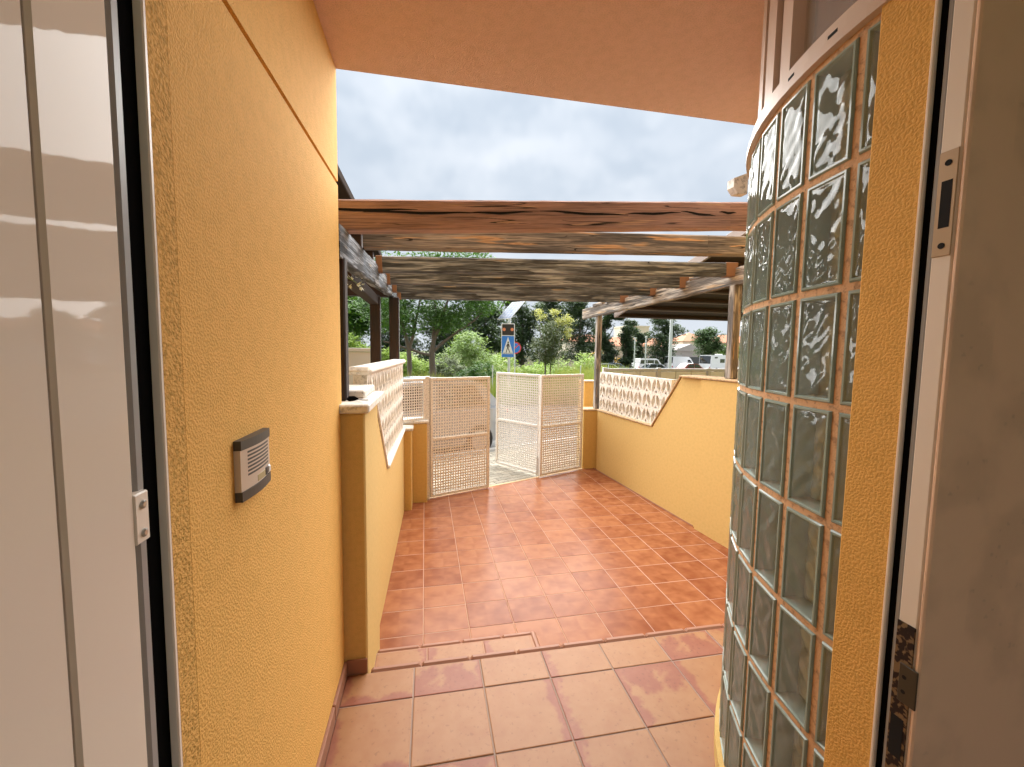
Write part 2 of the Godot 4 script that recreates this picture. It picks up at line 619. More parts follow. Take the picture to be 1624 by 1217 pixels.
	mat("terracotta_roof", lin(0.50, 0.22, 0.13), 0.95)
	mat("far_window", lin(0.06, 0.065, 0.07), 0.2)
	mat("far_fence", lin(0.33, 0.35, 0.36), 0.8)
	mat("intercom_silver", lin(0.60, 0.50, 0.42), 0.38, 0.15)
	mat("intercom_dark", lin(0.055, 0.05, 0.045), 0.45)
	mat("name_card", lin(0.42, 0.34, 0.17), 0.5)
	mat("petal_white", lin(0.75, 0.75, 0.6), 0.7)
	mat("stalk_green", lin(0.15, 0.22, 0.06), 0.7)

# ---------------------------------------------------------------- floors
# one tile: convex outline (x,z) in world metres, top at y, eased edge; uv runs 0..1 over the tile's cell
func tile_mesh(pl: PackedVector2Array, y: float, u0: Vector2, eu: Vector2, ev: Vector2) -> MB:
	var b := MB.new()
	var ins := Geometry2D.offset_polygon(pl, -0.003)
	var top: PackedVector2Array = pl if ins.is_empty() else ins[0]
	var tv := []
	var tu := []
	for p in top:
		tv.append(Vector3(p.x, y, p.y))
		var d: Vector2 = p - u0
		tu.append(Vector2(d.dot(eu) / eu.length_squared(), d.dot(ev) / ev.length_squared()))
	b.poly(tv, Vector3.UP, tu)
	var mid := Vector2.ZERO
	for p in pl:
		mid += p / pl.size()
	var same := top.size() == pl.size()
	for i in pl.size():
		var p := pl[i]
		var q := pl[(i + 1) % pl.size()]
		var o := (p + q) * 0.5 - mid
		b.poly([Vector3(p.x, y - 0.0016, p.y), Vector3(q.x, y - 0.0016, q.y), Vector3(q.x, y - 0.012, q.y), Vector3(p.x, y - 0.012, p.y)], Vector3(o.x, 0, o.y))
		if same:
			# matching inset edge (offset keeps the order up to a rotation): take the nearest points
			var pn := top[0]
			var qn := top[0]
			for w in top:
				if w.distance_to(p) < pn.distance_to(p):
					pn = w
				if w.distance_to(q) < qn.distance_to(q):
					qn = w
			var up_p := (pn - u0)
			var up_q := (qn - u0)
			var e := eu.length_squared()
			var f := ev.length_squared()
			b.poly([Vector3(pn.x, y, pn.y), Vector3(qn.x, y, qn.y), Vector3(q.x, y - 0.0016, q.y), Vector3(p.x, y - 0.0016, p.y)], Vector3(o.x, 0.5, o.y),
				[Vector2(up_p.dot(eu) / e, up_p.dot(ev) / f), Vector2(up_q.dot(eu) / e, up_q.dot(ev) / f), Vector2(up_q.dot(eu) / e, up_q.dot(ev) / f), Vector2(up_p.dot(eu) / e, up_p.dot(ev) / f)])
	return b

func lay_tiles(parent: Node3D, called: String, outline: PackedVector2Array, origin: Vector2, eu: Vector2, ev: Vector2, i0: int, i1: int, j0: int, j1: int, y: float, joint: float, mats: Array, seed_: int) -> void:
	rng.seed = seed_
	for j in range(j0, j1):
		for i in range(i0, i1):
			var o := origin + eu * i + ev * j
			var du := eu.normalized() * joint * 0.5
			var dv := ev.normalized() * joint * 0.5
			var cell := PackedVector2Array([o + du + dv, o + eu - du + dv, o + eu + ev - du - dv, o + ev + du - dv])
			var pick := rng.randi() % mats.size()
			var flip := rng.randi() % 4
			var dy := rng.randf_range(-0.0008, 0.0008)
			for pl in Geometry2D.intersect_polygons(cell, outline):
				var area := 0.0
				for k in pl.size():
					area += pl[k].cross(pl[(k + 1) % pl.size()]) * 0.5
				if absf(area) < 0.0012:
					continue
				var u0 := o
				var a := eu
				var b := ev
				if flip == 1 or flip == 3:
					u0 = u0 + a
					a = -a
				if flip >= 2:
					u0 = u0 + b
					b = -b
				put(parent, called, tile_mesh(pl, y + dy, u0, a, b), mats[pick])

func build_floors() -> void:
	# porch
	var f := structure("porch_floor", "porch floor of large peach tiles with rusty edges")
	var b := MB.new()
	b.box(Vector3(-0.6, -0.30, -2.062), Vector3(2.6, -0.004, 0.9))
	put(f, "slab", b, M.grout_grey)
	var area := PackedVector2Array([Vector2(-0.398, 0.4), Vector2(-0.398, -2.058), Vector2(2.05, -2.058), Vector2(2.05, 0.4)])
	lay_tiles(f, "tile", area, Vector2(-0.076, -1.871), Vector2(0.33, 0), Vector2(0, 0.339), -1, 7, -1, 7, 0.0, 0.007, M.porch_tiles, 8)
	# nosing pieces along the edge of the porch
	var x := -0.29
	var k := 0
	while x < 2.0:
		var w := 0.245
		b = MB.new()
		b.cbox(Vector3(x, -0.032, -2.102), Vector3(minf(x + w, 2.05), 0.004, -2.062), 0.012)
		put(f, "nosing", b, M.nosing)
		x += w + 0.005
		k += 1
	b = MB.new()
	b.box(Vector3(-0.30, -0.29, -2.086), Vector3(2.1, -0.03, -2.064))
	put(f, "riser", b, M.nosing)

	# half step on the left
	var s := structure("half_step", "small tiled half step below the porch edge")
	var y2 := FLOOR2 / 2.0
	b = MB.new()
	b.box(Vector3(-0.33, FLOOR2, -2.40), Vector3(0.62, y2 - 0.004, -2.088))
	put(s, "slab", b, M.grout)
	var sa := PackedVector2Array([Vector2(-0.298, -2.09), Vector2(-0.298, -2.392), Vector2(0.605, -2.392), Vector2(0.605, -2.09)])
	lay_tiles(s, "tile", sa, Vector2(-0.345, -2.09), Vector2(0.33, 0), Vector2(0, -0.305), 0, 3, 0, 1, y2, 0.008, [M.porch_tile_1, M.porch_tile_0, M.porch_tile_4], 3)
	x = -0.298
	while x < 0.57:
		b = MB.new()
		b.cbox(Vector3(x, y2 - 0.03, -2.432), Vector3(minf(x + 0.24, 0.625), y2 + 0.003, -2.395), 0.011)
		put(s, "nosing", b, M.nosing)
		x += 0.245
	b = MB.new()
	b.cbox(Vector3(0.61, y2 - 0.03, -2.432), Vector3(0.65, y2 + 0.0025, -2.106), 0.012)
	put(s, "nosing", b, M.nosing)
	b = MB.new()
	b.box(Vector3(-0.32, FLOOR2, -2.415), Vector3(0.635, y2 - 0.031, -2.402))
	put(s, "riser", b, M.nosing)

	# terrace
	var t := structure("terrace_floor", "terrace floor of glazed terracotta tiles")
	var out := PackedVector2Array([Vector2(-0.42, -2.0), Vector2(-0.42, -4.97), Vector2(-0.2, -5.26), Vector2(2.70, -6.47), Vector2(2.74, -5.3), Vector2(2.95, -3.0), Vector2(3.0, -2.0)])
	b = MB.new()
	b.prism(out, Vector3(0, FLOOR2 - 0.20, 0), Vector3(1, 0, 0), Vector3(0, 0, 1), Vector3(0, 1, 0), 0.1980)
	put(t, "slab", b, M.grout)
	var c := cos(0.0104)
	var sn := sin(0.0104)
	lay_tiles(t, "tile", out, Vector2(-0.046, -3.013), Vector2(c, -sn) * 0.31, Vector2(-sn, -c) * 0.283, -2, 11, -4, 13, FLOOR2, 0.006, M.terrace_tiles, 17)

# ---------------------------------------------------------------- house
func build_house() -> void:
	var h := thing("house", "ochre rendered house with covered porch and shallow wall groove", "house")
	# wall left of the porch, as outlines (z, y) swept along -x; the groove is a real recess
	var ez := Vector3(0, 0, 1)
	var ey := Vector3(0, 1, 0)
	var ex := Vector3(-1, 0, 0)
	var b := MB.new()
	b.prism(PackedVector2Array([Vector2(-0.806, 0), Vector2(-2.10, 0), Vector2(-2.10, 2.347), Vector2(-0.806, 2.292)]), Vector3(-0.411, 0, 0), ez, ey, ex, 0.80)
	put(h, "porch_wall", b, M.ochre_render)
	b = MB.new()
	b.prism(PackedVector2Array([Vector2(-0.806, 2.293), Vector2(-2.088, 2.348), Vector2(-2.088, 2.363), Vector2(-0.806, 2.308)]), Vector3(-0.425, 0, 0), ez, ey, ex, 0.78)
	put(h, "wall_groove", b, M.ochre_render)
	b = MB.new()
	b.prism(PackedVector2Array([Vector2(-0.806, 2.309), Vector2(-2.10, 2.364), Vector2(-2.10, 2.853), Vector2(-0.806, 2.853)]), Vector3(-0.411, 0, 0), ez, ey, ex, 0.80)
	put(h, "porch_wall", b, M.ochre_render)
	b = MB.new()
	b.cbox(Vector3(-0.60, 0, -0.8055), Vector3(-0.4095, 2.853, -0.7475), 0.003)
	put(h, "stained_reveal", b, M.stained_render).set_meta("label", "mould stained strip of render beside the door frame")
	# skirting of thin tile pieces
	var z := -0.81
	while z > -2.0:
		b = MB.new()
		var z2 := maxf(z - 0.325, -2.062)
		b.cbox(Vector3(-0.414, 0.0, z2), Vector3(-0.398, 0.075, z), 0.004)
		put(h, "skirting", b, M.nosing)
		z -= 0.33
	# soffit and the storeys above it
	b = MB.new()
	b.box(Vector3(-8, 2.853, -2.10), Vector3(9, 3.25, 4.0))
	put(h, "soffit", b, M.soffit_render)
	b = MB.new()
	b.box(Vector3(-8, 3.252, -2.09), Vector3(9, 6.2, 4.0))
	put(h, "upper_wall", b, M.ochre_render)
	b = MB.new()
	b.box(Vector3(-8, 0, -2.09), Vector3(-1.222, 2.853, 4.0))
	put(h, "side_wall", b, M.ochre_render)
	# strip of wall between door frame and glass blocks
	b = MB.new()
	b.cbox(Vector3(0.925, 0, -0.772), Vector3(1.15, 2.853, -0.658), 0.006)
	put(h, "jamb_wall", b, M.ochre_render)
	b = MB.new()
	b.box(Vector3(2.15, -0.3, -2.06), Vector3(9, 2.853, -1.80))
	put(h, "front_wall", b, M.ochre_render)
	# small moulded ledge beyond the bow window
	b = MB.new()
	b.prism(PackedVector2Array([Vector2(0, 0), Vector2(0.06, 0.0), Vector2(0.085, 0.03), Vector2(0.085, 0.075), Vector2(0.0, 0.11)]), Vector3(1.68, 2.465, -2.045), Vector3(-1, 0, 0), ey, Vector3(0, 0, -1), 0.05)
	put(h, "ledge", b, M.white_coping)

	# entrance hall behind the camera: closed room, lit through the doorway and a back window
	var r := structure("entrance_hall")
	var P: Material = M.hall_plaster
	var boxes := [
		["hall_floor", Vector3(-1.2, -0.2, -0.62), Vector3(1.8, -0.006, 2.0), M.porch_tile_5],
		["hall_ceiling", Vector3(-1.2, 2.62, -0.60), Vector3(1.8, 2.852, 2.0), P],
		["hall_wall", Vector3(-1.21, 0, -0.75), Vector3(-1.0, 2.62, 2.0), P],
		["hall_wall", Vector3(1.6, 0, -0.60), Vector3(1.8, 2.62, 2.0), P],
		["hall_wall", Vector3(-1.0, 0, -0.752), Vector3(-0.62, 2.62, -0.60), P],
		["hall_wall", Vector3(1.17, 0, -0.76), Vector3(1.6, 2.62, -0.604), P],
		["door_lintel", Vector3(-0.62, 2.42, -0.752), Vector3(1.17, 2.62, -0.606), P],
		["hall_wall", Vector3(-1.0, 0, 1.8), Vector3(-0.85, 2.62, 2.0), P],
		["hall_wall", Vector3(1.45, 0, 1.8), Vector3(1.6, 2.62, 2.0), P],
		["hall_wall", Vector3(-0.85, 0, 1.8), Vector3(1.45, 0.25, 2.0), P],
		["hall_wall", Vector3(-0.85, 2.45, 1.8), Vector3(1.45, 2.62, 2.0), P]]
	for q in boxes:
		b = MB.new()
		b.box(q[1], q[2])
		put(r, q[0], b, q[3])
	b = MB.new()
	b.box(Vector3(-8, 6.21, -2.3), Vector3(9, 6.4, 4.2))
	put(h, "roof", b, M.dark_roof)

# ---------------------------------------------------------------- curved glass-block wall and bow window
const GC := Vector2(2.11, -0.703)
const GR := 1.18
func bow(phi_deg: float, r: float, y: float) -> Vector3:
	var a := deg_to_rad(phi_deg)
	return Vector3(GC.x - r * cos(a), y, GC.y - r * sin(a))

func build_glass() -> void:
	var p := 0.28
	var y0 := 0.08
	var step := 7.2
	var first := -1.8
	var ncol := 12
	var nrow := 8
	var g := thing("glass_block_wall", "curved wall of wavy greenish glass blocks in tan mortar", "wall")
	# wavy panes, a few variants
	var w := 0.106
	var hh := 0.242
	var fronts := []
	var backs := []
	rng.seed = 5
	for vi in 5:
		var a := rng.randf() * 6.0
		var e := rng.randf() * 6.0
		var d := rng.randf() * 6.0
		var wave := func(u: float, v: float, amp: float) -> Vector3:
			var x := (u - 0.5) * w
			var y := (v - 0.5) * hh
			var fade := st(0.0, 0.12, u) * st(1.0, 0.88, u) * st(0.0, 0.06, v) * st(1.0, 0.94, v)
			var q := sin(x * 88.0 + a + 1.5 * sin(y * 52.0 + e)) * 0.6 + sin(y * 78.0 + d + 1.3 * sin(x * 70.0 + e)) * 0.6 + 0.3 * sin((x - y) * 120.0 + a)
			return Vector3(x, y, -0.004 + fade * (0.003 + amp * q))
		var m := MB.new()
		m.grid(18, 36, func(u, v): return wave.call(u, v, 0.0019))
		fronts.append(m.mesh())
		m = MB.new()
		m.grid(14, 28, func(u, v): return wave.call(1.0 - u, v, 0.0055) * Vector3(-1, 1, 1) + Vector3(0, 0, -0.055))
		backs.append(m.mesh())
	# pressed rim of one block
	var rim := MB.new()
	var oo := [Vector2(-0.063, -0.131), Vector2(0.063, -0.131), Vector2(0.063, 0.131), Vector2(-0.063, 0.131)]
	for i in 4:
		var o0: Vector2 = oo[i]
		var o1: Vector2 = oo[(i + 1) % 4]
		var ring := func(v2: Vector2, ins: float, z: float) -> Vector3:
			return Vector3(v2.x - signf(v2.x) * ins, v2.y - signf(v2.y) * ins, z)
		var outw := Vector3((o0.x + o1.x) * 3.0, (o0.y + o1.y) * 3.0, 0)
		rim.poly([ring.call(o0, 0, -0.07), ring.call(o1, 0, -0.07), ring.call(o1, 0, -0.004), ring.call(o0, 0, -0.004)], outw)
		rim.poly([ring.call(o0, 0, -0.004), ring.call(o1, 0, -0.004), ring.call(o1, 0.003, 0.0), ring.call(o0, 0.003, 0.0)], outw + Vector3(0, 0, 0.5))
		rim.poly([ring.call(o0, 0.003, 0.0), ring.call(o1, 0.003, 0.0), ring.call(o1, 0.008, 0.0), ring.call(o0, 0.008, 0.0)], Vector3(0, 0, 1))
		rim.poly([ring.call(o0, 0.008, 0.0), ring.call(o1, 0.008, 0.0), ring.call(o1, 0.0105, -0.005), ring.call(o0, 0.0105, -0.005)], -outw + Vector3(0, 0, 0.5))
		rim.poly([ring.call(o0, 0.0105, -0.005), ring.call(o1, 0.0105, -0.005), ring.call(o1, 0.0125, -0.068), ring.call(o0, 0.0125, -0.068)], -outw)
	var rim_m := rim.mesh()
	for cidx in ncol:
		for r in nrow:
			var phi := first + step * (cidx + 0.5)
			var at := bow(phi, GR, y0 + p * (r + 0.5))
			var ca := cos(deg_to_rad(phi))
			var sa := sin(deg_to_rad(phi))
			var blk := put(g, "glass_block", rim_m, M.glass_edge)
			blk.transform = Transform3D(Basis(Vector3(-sa, 0, ca), Vector3.UP, Vector3(-ca, 0, -sa)), at)
			var vi := rng.randi() % 5
			var fr := put(blk, "front_glass", fronts[vi], M.front_glass)
			if rng.randf() < 0.5:
				fr.rotation.z = PI
			put(blk, "back_glass", backs[(vi + 2) % 5], M.back_glass)
	# mortar joints
	var mo := MB.new()
	var hw := rad_to_deg(0.0115 / GR)
	for k in ncol + 1:
		var ph := first + step * k
		mo.poly([bow(ph - hw, GR - 0.005, y0 - 0.010), bow(ph + hw, GR - 0.005, y0 - 0.010), bow(ph + hw, GR - 0.005, y0 + p * nrow + 0.010), bow(ph - hw, GR - 0.005, y0 + p * nrow + 0.010)], Vector3(-cos(deg_to_rad(ph)), 0, -sin(deg_to_rad(ph))))
	for r in nrow + 1:
		var y := y0 + p * r
		for k in ncol:
			var f0 := first + step * k + hw
			var f1 := first + step * (k + 1) - hw
			for s2 in 3:
				var a0 := lerpf(f0, f1, s2 / 3.0)
				var a1 := lerpf(f0, f1, (s2 + 1) / 3.0)
				mo.poly([bow(a0, GR - 0.005, y - 0.010), bow(a1, GR - 0.005, y - 0.010), bow(a1, GR - 0.005, y + 0.010), bow(a0, GR - 0.005, y + 0.010)], Vector3(-cos(deg_to_rad(a0)), 0, -sin(deg_to_rad(a0))))
	put(g, "mortar", mo, M.mortar)
	# base curb, rendered
	var cu := MB.new()
	bow_ring(cu, 0.0, y0 - 0.004, GR - 0.06, GR + 0.016, -2.0, 84.6, 24)
	put(g, "base_curb", cu, M.garden_render)
	var lining := MB.new()
	bow_ring(lining, 0.0, 2.32, GR - 0.13, GR - 0.10, -2.0, 84.6, 24)
	put(g, "inner_lining", lining, M.wall_grey)

	# bow window over the blocks
	var wn := thing("bow_window", "white framed bow window above the glass block wall", "window")
	var top := y0 + p * nrow + 0.008
	var sl := MB.new()
	bow_ring(sl, top, top + 0.022, GR - 0.10, GR + 0.014, 1.5, 84.0, 28)
	put(wn, "sill_rail", sl, M.window_frame)
	sl = MB.new()
	bow_ring(sl, top + 0.0225, top + 0.062, GR - 0.09, GR + 0.004, 1.5, 84.0, 28)
	put(wn, "sill", sl, M.window_frame)
	for ph in [8.6, 16.2]:
		sl = MB.new()
		bow_ring(sl, top + 0.034, top + 0.042, GR - 0.01, GR + 0.0046, ph, ph + 1.4, 2)
		put(wn, "drain_slot", sl, M.hole_black)
	for q in [[19.2, 22.2, 0.0], [22.6, 23.6, -0.012], [24.0, 27.8, 0.006], [28.4, 29.6, -0.01], [30.0, 33.0, 0.004], [60.0, 66.0, 0.0], [1.5, 3.6, -0.004]]:
		sl = MB.new()
		bow_ring(sl, top + 0.062, 2.852, GR - 0.07, GR - 0.012 + q[2], q[0], q[1], 3)
		put(wn, "frame_post", sl, M.window_frame)
	sl = MB.new()
	bow_ring(sl, top + 0.062, 2.852, GR - 0.051, GR - 0.047, 3.5, 19.4, 8)
	put(wn, "pane", sl, M.window_pane)
	sl = MB.new()
	bow_ring(sl, top + 0.062, 2.852, GR - 0.051, GR - 0.047, 33.0, 60.0, 12)
	put(wn, "pane", sl, M.window_pane)
	sl = MB.new()
	bow_ring(sl, top + 0.062, 2.852, GR - 0.13, GR - 0.115, -2.0, 84.0, 24)
	put(wn, "roller_blind", sl, M.blind_brown)

func bow_ring(b: MB, ya: float, yb: float, r0: float, r1: float, p0: float, p1: float, n: int) -> void:
	for i in n:
		var a := lerpf(p0, p1, float(i) / n)
		var e := lerpf(p0, p1, float(i + 1) / n)
		var o := bow(a, 1.0, 0) - Vector3(GC.x, 0, GC.y)
		b.poly([bow(a, r1, ya), bow(e, r1, ya), bow(e, r1, yb), bow(a, r1, yb)], o)
		b.poly([bow(a, r0, ya), bow(e, r0, ya), bow(e, r0, yb), bow(a, r0, yb)], -o)
		b.poly([bow(a, r0, yb), bow(e, r0, yb), bow(e, r1, yb), bow(a, r1, yb)], Vector3.UP)
		b.poly([bow(a, r0, ya), bow(e, r0, ya), bow(e, r1, ya), bow(a, r1, ya)], Vector3.DOWN)
	for e in [[p0, -1.0], [p1, 1.0]]:
		var o2: Vector3 = (bow(e[0] + 1.0, 1.0, 0) - bow(e[0], 1.0, 0)) * e[1]
		b.poly([bow(e[0], r0, ya), bow(e[0], r1, ya), bow(e[0], r1, yb), bow(e[0], r0, yb)], o2)

# ---------------------------------------------------------------- front door, frame, intercom
func build_door() -> void:
	var b := MB.new()
	var d := thing("open_door", "open white lacquered door leaf folded back beside the stained wall", "door")
	b.cbox(Vector3(-0.452, 0.02, -0.672), Vector3(-0.411, 2.38, -0.556), 0.004)
	put(d, "stile", b, M.white_lacquer)
	b = MB.new()
	b.box(Vector3(-0.452, 0.02, -0.556), Vector3(-0.4175, 2.38, -0.5525))
	put(d, "groove", b, M.rubber_black)
	b = MB.new()
	b.cbox(Vector3(-0.450, 0.02, -0.5525), Vector3(-0.4135, 2.38, 0.10), 0.002)
	put(d, "panel", b, M.white_lacquer)
	b = MB.new()
	b.cbox(Vector3(-0.452, 0.02, 0.10), Vector3(-0.411, 2.38, 0.22), 0.004)
	put(d, "stile", b, M.white_lacquer)
	var hp := MB.new()
	hp.cbox(Vector3(-0.424, 1.318, -0.698), Vector3(-0.4085, 1.392, -0.668), 0.002)
	var hinge := put(d, "hinge_plate", hp, M.lacquer_matt)
	for y in [1.374, 1.332]:
		var sc := MB.new()
		sc.tube([Vector3(-0.409, y, -0.684), Vector3(-0.4065, y, -0.684), Vector3(-0.4055, y, -0.684)], [0.0065, 0.0062, 0.0035], 12)
		put(hinge, "screw", sc, M.steel)

	var f := thing("door_frame", "white aluminium door frame with black rubber seals", "door frame")
	b = MB.new()
	b.cbox(Vector3(-0.60, 0, -0.7470), Vector3(-0.4070, 2.42, -0.738), 0.002)
	put(f, "edge_strip", b, M.lacquer_matt)
	b = MB.new()
	b.box(Vector3(-0.60, 0, -0.7375), Vector3(-0.419, 2.42, -0.7065))
	put(f, "seal", b, M.rubber_black)
	b = MB.new()
	b.cbox(Vector3(-0.60, 0, -0.706), Vector3(-0.417, 2.42, -0.686), 0.004)
	put(f, "grey_rebate", b, M.frame_grey)
	b = MB.new()
	b.cbox(Vector3(-0.60, 0, -0.6855), Vector3(-0.424, 2.42, -0.675), 0.002)
	put(f, "jamb", b, M.lacquer_matt)
	# lock side
	b = MB.new()
	b.cbox(Vector3(0.918, 0, -0.6645), Vector3(1.0, 2.42, -0.6575), 0.002)
	put(f, "edge_strip", b, M.lacquer_matt)
	b = MB.new()
	b.box(Vector3(0.926, 0, -0.657), Vector3(1.0, 2.42, -0.6465))
	put(f, "seal", b, M.rubber_black)
	b = MB.new()
	b.cbox(Vector3(0.925, 0, -0.646), Vector3(1.0, 2.42, -0.6365), 0.002)
	put(f, "grey_rebate", b, M.frame_grey)
	b = MB.new()
	b.cbox(Vector3(0.921, 0, -0.636), Vector3(1.04, 2.42, -0.602), 0.003)
	put(f, "jamb", b, M.lacquer_matt)
	b = MB.new()
	b.cbox(Vector3(0.9205, 0, -0.6015), Vector3(1.025, 2.42, -0.592), 0.003)
	put(f, "stop_bead", b, M.inner_board)
	b = MB.new()
	b.cbox(Vector3(1.027, 0, -0.604), Vector3(1.30, 2.42, -0.598), 0.002)
	put(f, "cover_board", b, M.inner_board)
	# upper strike plate with its slot
	b = MB.new()
	b.cbox(Vector3(0.9185, 1.787, -0.634), Vector3(0.9215, 1.975, -0.6045), 0.001)
	var sp := put(f, "strike_plate", b, M.plate_tan)
	b = MB.new()
	b.box(Vector3(0.9182, 1.838, -0.627), Vector3(0.9188, 1.922, -0.610))
	put(sp, "slot", b, M.hole_black)
	for y in [1.806, 1.953]:
		b = MB.new()
		b.cyl(Vector3(0.9189, y, -0.619), Vector3(0.9176, y, -0.619), 0.0055, 12)
		put(sp, "screw", b, M.hole_black)
	# lower, rusted keep with a projecting lip
	b = MB.new()
	b.cbox(Vector3(0.9183, 0.60, -0.6355), Vector3(0.9215, 1.08, -0.6035), 0.001)
	var kp := put(f, "rusty_keep", b, M.rusty_plate)
	kp.set_meta("label", "rusted lock keep with flaking paint")
	b = MB.new()
	b.box(Vector3(0.9178, 0.80, -0.632), Vector3(0.9184, 0.885, -0.609))
	put(kp, "slot", b, M.hole_black)
	b = MB.new()
	b.cbox(Vector3(0.914, 0.922, -0.622), Vector3(0.9178, 1.0, -0.5905), 0.001)
	put(kp, "lip", b, M.lip_metal)
	for y in [0.945, 0.975]:
		b = MB.new()
		b.cyl(Vector3(0.9145, y, -0.612), Vector3(0.9136, y, -0.612), 0.004, 10)
		put(kp, "screw", b, M.hole_black)

	# intercom on the ochre wall: bulging front between two dark caps
	var ic := thing("intercom", "silver door intercom with dark end caps on the ochre wall", "intercom")
	var zc := -1.06
	var face := func(u: float) -> float:      # u 0..1 across z
		return -0.411 + 0.013 + 0.007 * sin(PI * u)
	var z0 := -0.978
	var z1 := -1.142
	var bulge := func(y0: float, y1: float, extra: float) -> MB:
		var m := MB.new()
		var pl := PackedVector2Array()
		pl.append(Vector2(z0, -0.411))
		for k in 11:
			pl.append(Vector2(lerpf(z0, z1, k / 10.0), face.call(k / 10.0) + extra))
		pl.append(Vector2(z1, -0.411))
		m.prism(pl, Vector3(0, y0, 0), Vector3(0, 0, 1), Vector3(1, 0, 0), Vector3(0, 1, 0), y1 - y0)
		return m
	put(ic, "housing", bulge.call(1.290, 1.381, 0.0), M.intercom_silver)
	put(ic, "cap", bulge.call(1.3812, 1.402, 0.002), M.intercom_dark)
	put(ic, "cap", bulge.call(1.268, 1.2898, 0.002), M.intercom_dark)
	for k in 7:
		var y := 1.3745 - k * 0.0085
		var m := MB.new()
		for q in 8:
			var ua := lerpf(0.16, 0.90, q / 8.0)
			var ub := lerpf(0.16, 0.90, (q + 1) / 8.0)
			var xa: float = face.call(ua) + 0.0006
			var xb: float = face.call(ub) + 0.0006
			m.poly([Vector3(xa, y - 0.0042, lerpf(z0, z1, ua)), Vector3(xb, y - 0.0042, lerpf(z0, z1, ub)), Vector3(xb, y, lerpf(z0, z1, ub)), Vector3(xa, y, lerpf(z0, z1, ua))], Vector3(1, 0, 0))
			m.poly([Vector3(xa, y, lerpf(z0, z1, ua)), Vector3(xb, y, lerpf(z0, z1, ub)), Vector3(xb - 0.002, y, lerpf(z0, z1, ub)), Vector3(xa - 0.002, y, lerpf(z0, z1, ua))], Vector3(0, 1, 0))
			m.poly([Vector3(xa, y - 0.0042, lerpf(z0, z1, ua)), Vector3(xb, y - 0.0042, lerpf(z0, z1, ub)), Vector3(xb - 0.002, y - 0.0042, lerpf(z0, z1, ub)), Vector3(xa - 0.002, y - 0.0042, lerpf(z0, z1, ua))], Vector3(0, -1, 0))
		put(ic, "speaker_slot", m, M.intercom_dark)
	b = MB.new()
	b.cbox(Vector3(-0.400, 1.2925, -1.094), Vector3(-0.3905, 1.3085, -1.048), 0.001)
	put(ic, "name_plate", b, M.name_card)
	b = MB.new()
	b.cbox(Vector3(-0.400, 1.2925, -1.114), Vector3(-0.3912, 1.3115, -1.100), 0.001)
	put(ic, "button_well", b, M.intercom_dark)
	b = MB.new()
	b.cbox(Vector3(-0.402, 1.294, -1.130), Vector3(-0.3905, 1.3125, -1.115), 0.003)
	put(ic, "call_button", b, M.lamp_clear)

# ---------------------------------------------------------------- garden walls and breeze-block screens
# square block with two leaning almond openings and small triangles; size s, depth d, origin at its centre
func breeze_mesh(s: float, d: float) -> ArrayMesh:
	var holes := []          # [y0, y1, left(y), right(y)]
	for sg in [-1.0, 1.0]:
		var cx: float = sg * 0.245
		var lean: float = -sg * 0.105
		var lens := func(y: float) -> float:
			var t := absf(y) / 0.435
			return 0.19 * maxf(0.0, 1.0 - pow(t, 1.9))
		holes.append([-0.42, 0.42, func(y): return cx + lean * (y / 0.42) - lens.call(y), func(y): return cx + lean * (y / 0.42) + lens.call(y)])
	holes.append([-0.43, -0.20, func(y): return -0.10 * (-0.20 - y) / 0.23, func(y): return 0.10 * (-0.20 - y) / 0.23])
	var ys := [-0.5]
	for k in 17:
		ys.append(-0.43 + 0.86 * k / 16.0)
	ys.append_array([0.5, -0.42, 0.42, -0.20])
	ys.sort()
	var b := MB.new()
	for i in ys.size() - 1:
		var ya: float = ys[i]
		var yb: float = ys[i + 1]
		if yb - ya < 1e-4:
			continue
		var act := []
		for hl in holes:
			if ya >= hl[0] - 1e-5 and yb <= hl[1] + 1e-5:
				act.append([hl[2].call(ya), hl[3].call(ya), hl[2].call(yb), hl[3].call(yb)])
		act.sort_custom(func(p, q): return p[0] + p[2] < q[0] + q[2])
		var la := -0.5
		var lb := -0.5
		act.append([0.5, 0.5, 0.5, 0.5])
		for k in act.size():
			var h: Array = act[k]
			for z in [-0.5, 0.5]:
				b.poly([Vector3(la * s, ya * s, z * d), Vector3(h[0] * s, ya * s, z * d), Vector3(h[2] * s, yb * s, z * d), Vector3(lb * s, yb * s, z * d)], Vector3(0, 0, z))
			if k < act.size() - 1:
				b.poly([Vector3(h[0] * s, ya * s, -d / 2), Vector3(h[0] * s, ya * s, d / 2), Vector3(h[2] * s, yb * s, d / 2), Vector3(h[2] * s, yb * s, -d / 2)], Vector3(1, 0, 0))
				b.poly([Vector3(h[1] * s, ya * s, -d / 2), Vector3(h[1] * s, ya * s, d / 2), Vector3(h[3] * s, yb * s, d / 2), Vector3(h[3] * s, yb * s, -d / 2)], Vector3(-1, 0, 0))
			la = h[1]
			lb = h[3]
	for q in [[Vector3(-0.5, -0.5, 0), Vector3(0.5, -0.5, 0), Vector3(0, -1, 0)], [Vector3(-0.5, 0.5, 0), Vector3(0.5, 0.5, 0), Vector3(0, 1, 0)], [Vector3(-0.5, -0.5, 0), Vector3(-0.5, 0.5, 0), Vector3(-1, 0, 0)], [Vector3(0.5, -0.5, 0), Vector3(0.5, 0.5, 0), Vector3(1, 0, 0)]]:
		var e := Vector3(0, 0, d / 2)
		b.poly([q[0] * s - e, q[1] * s - e, q[1] * s + e, q[0] * s + e], q[2])
	return b.mesh()

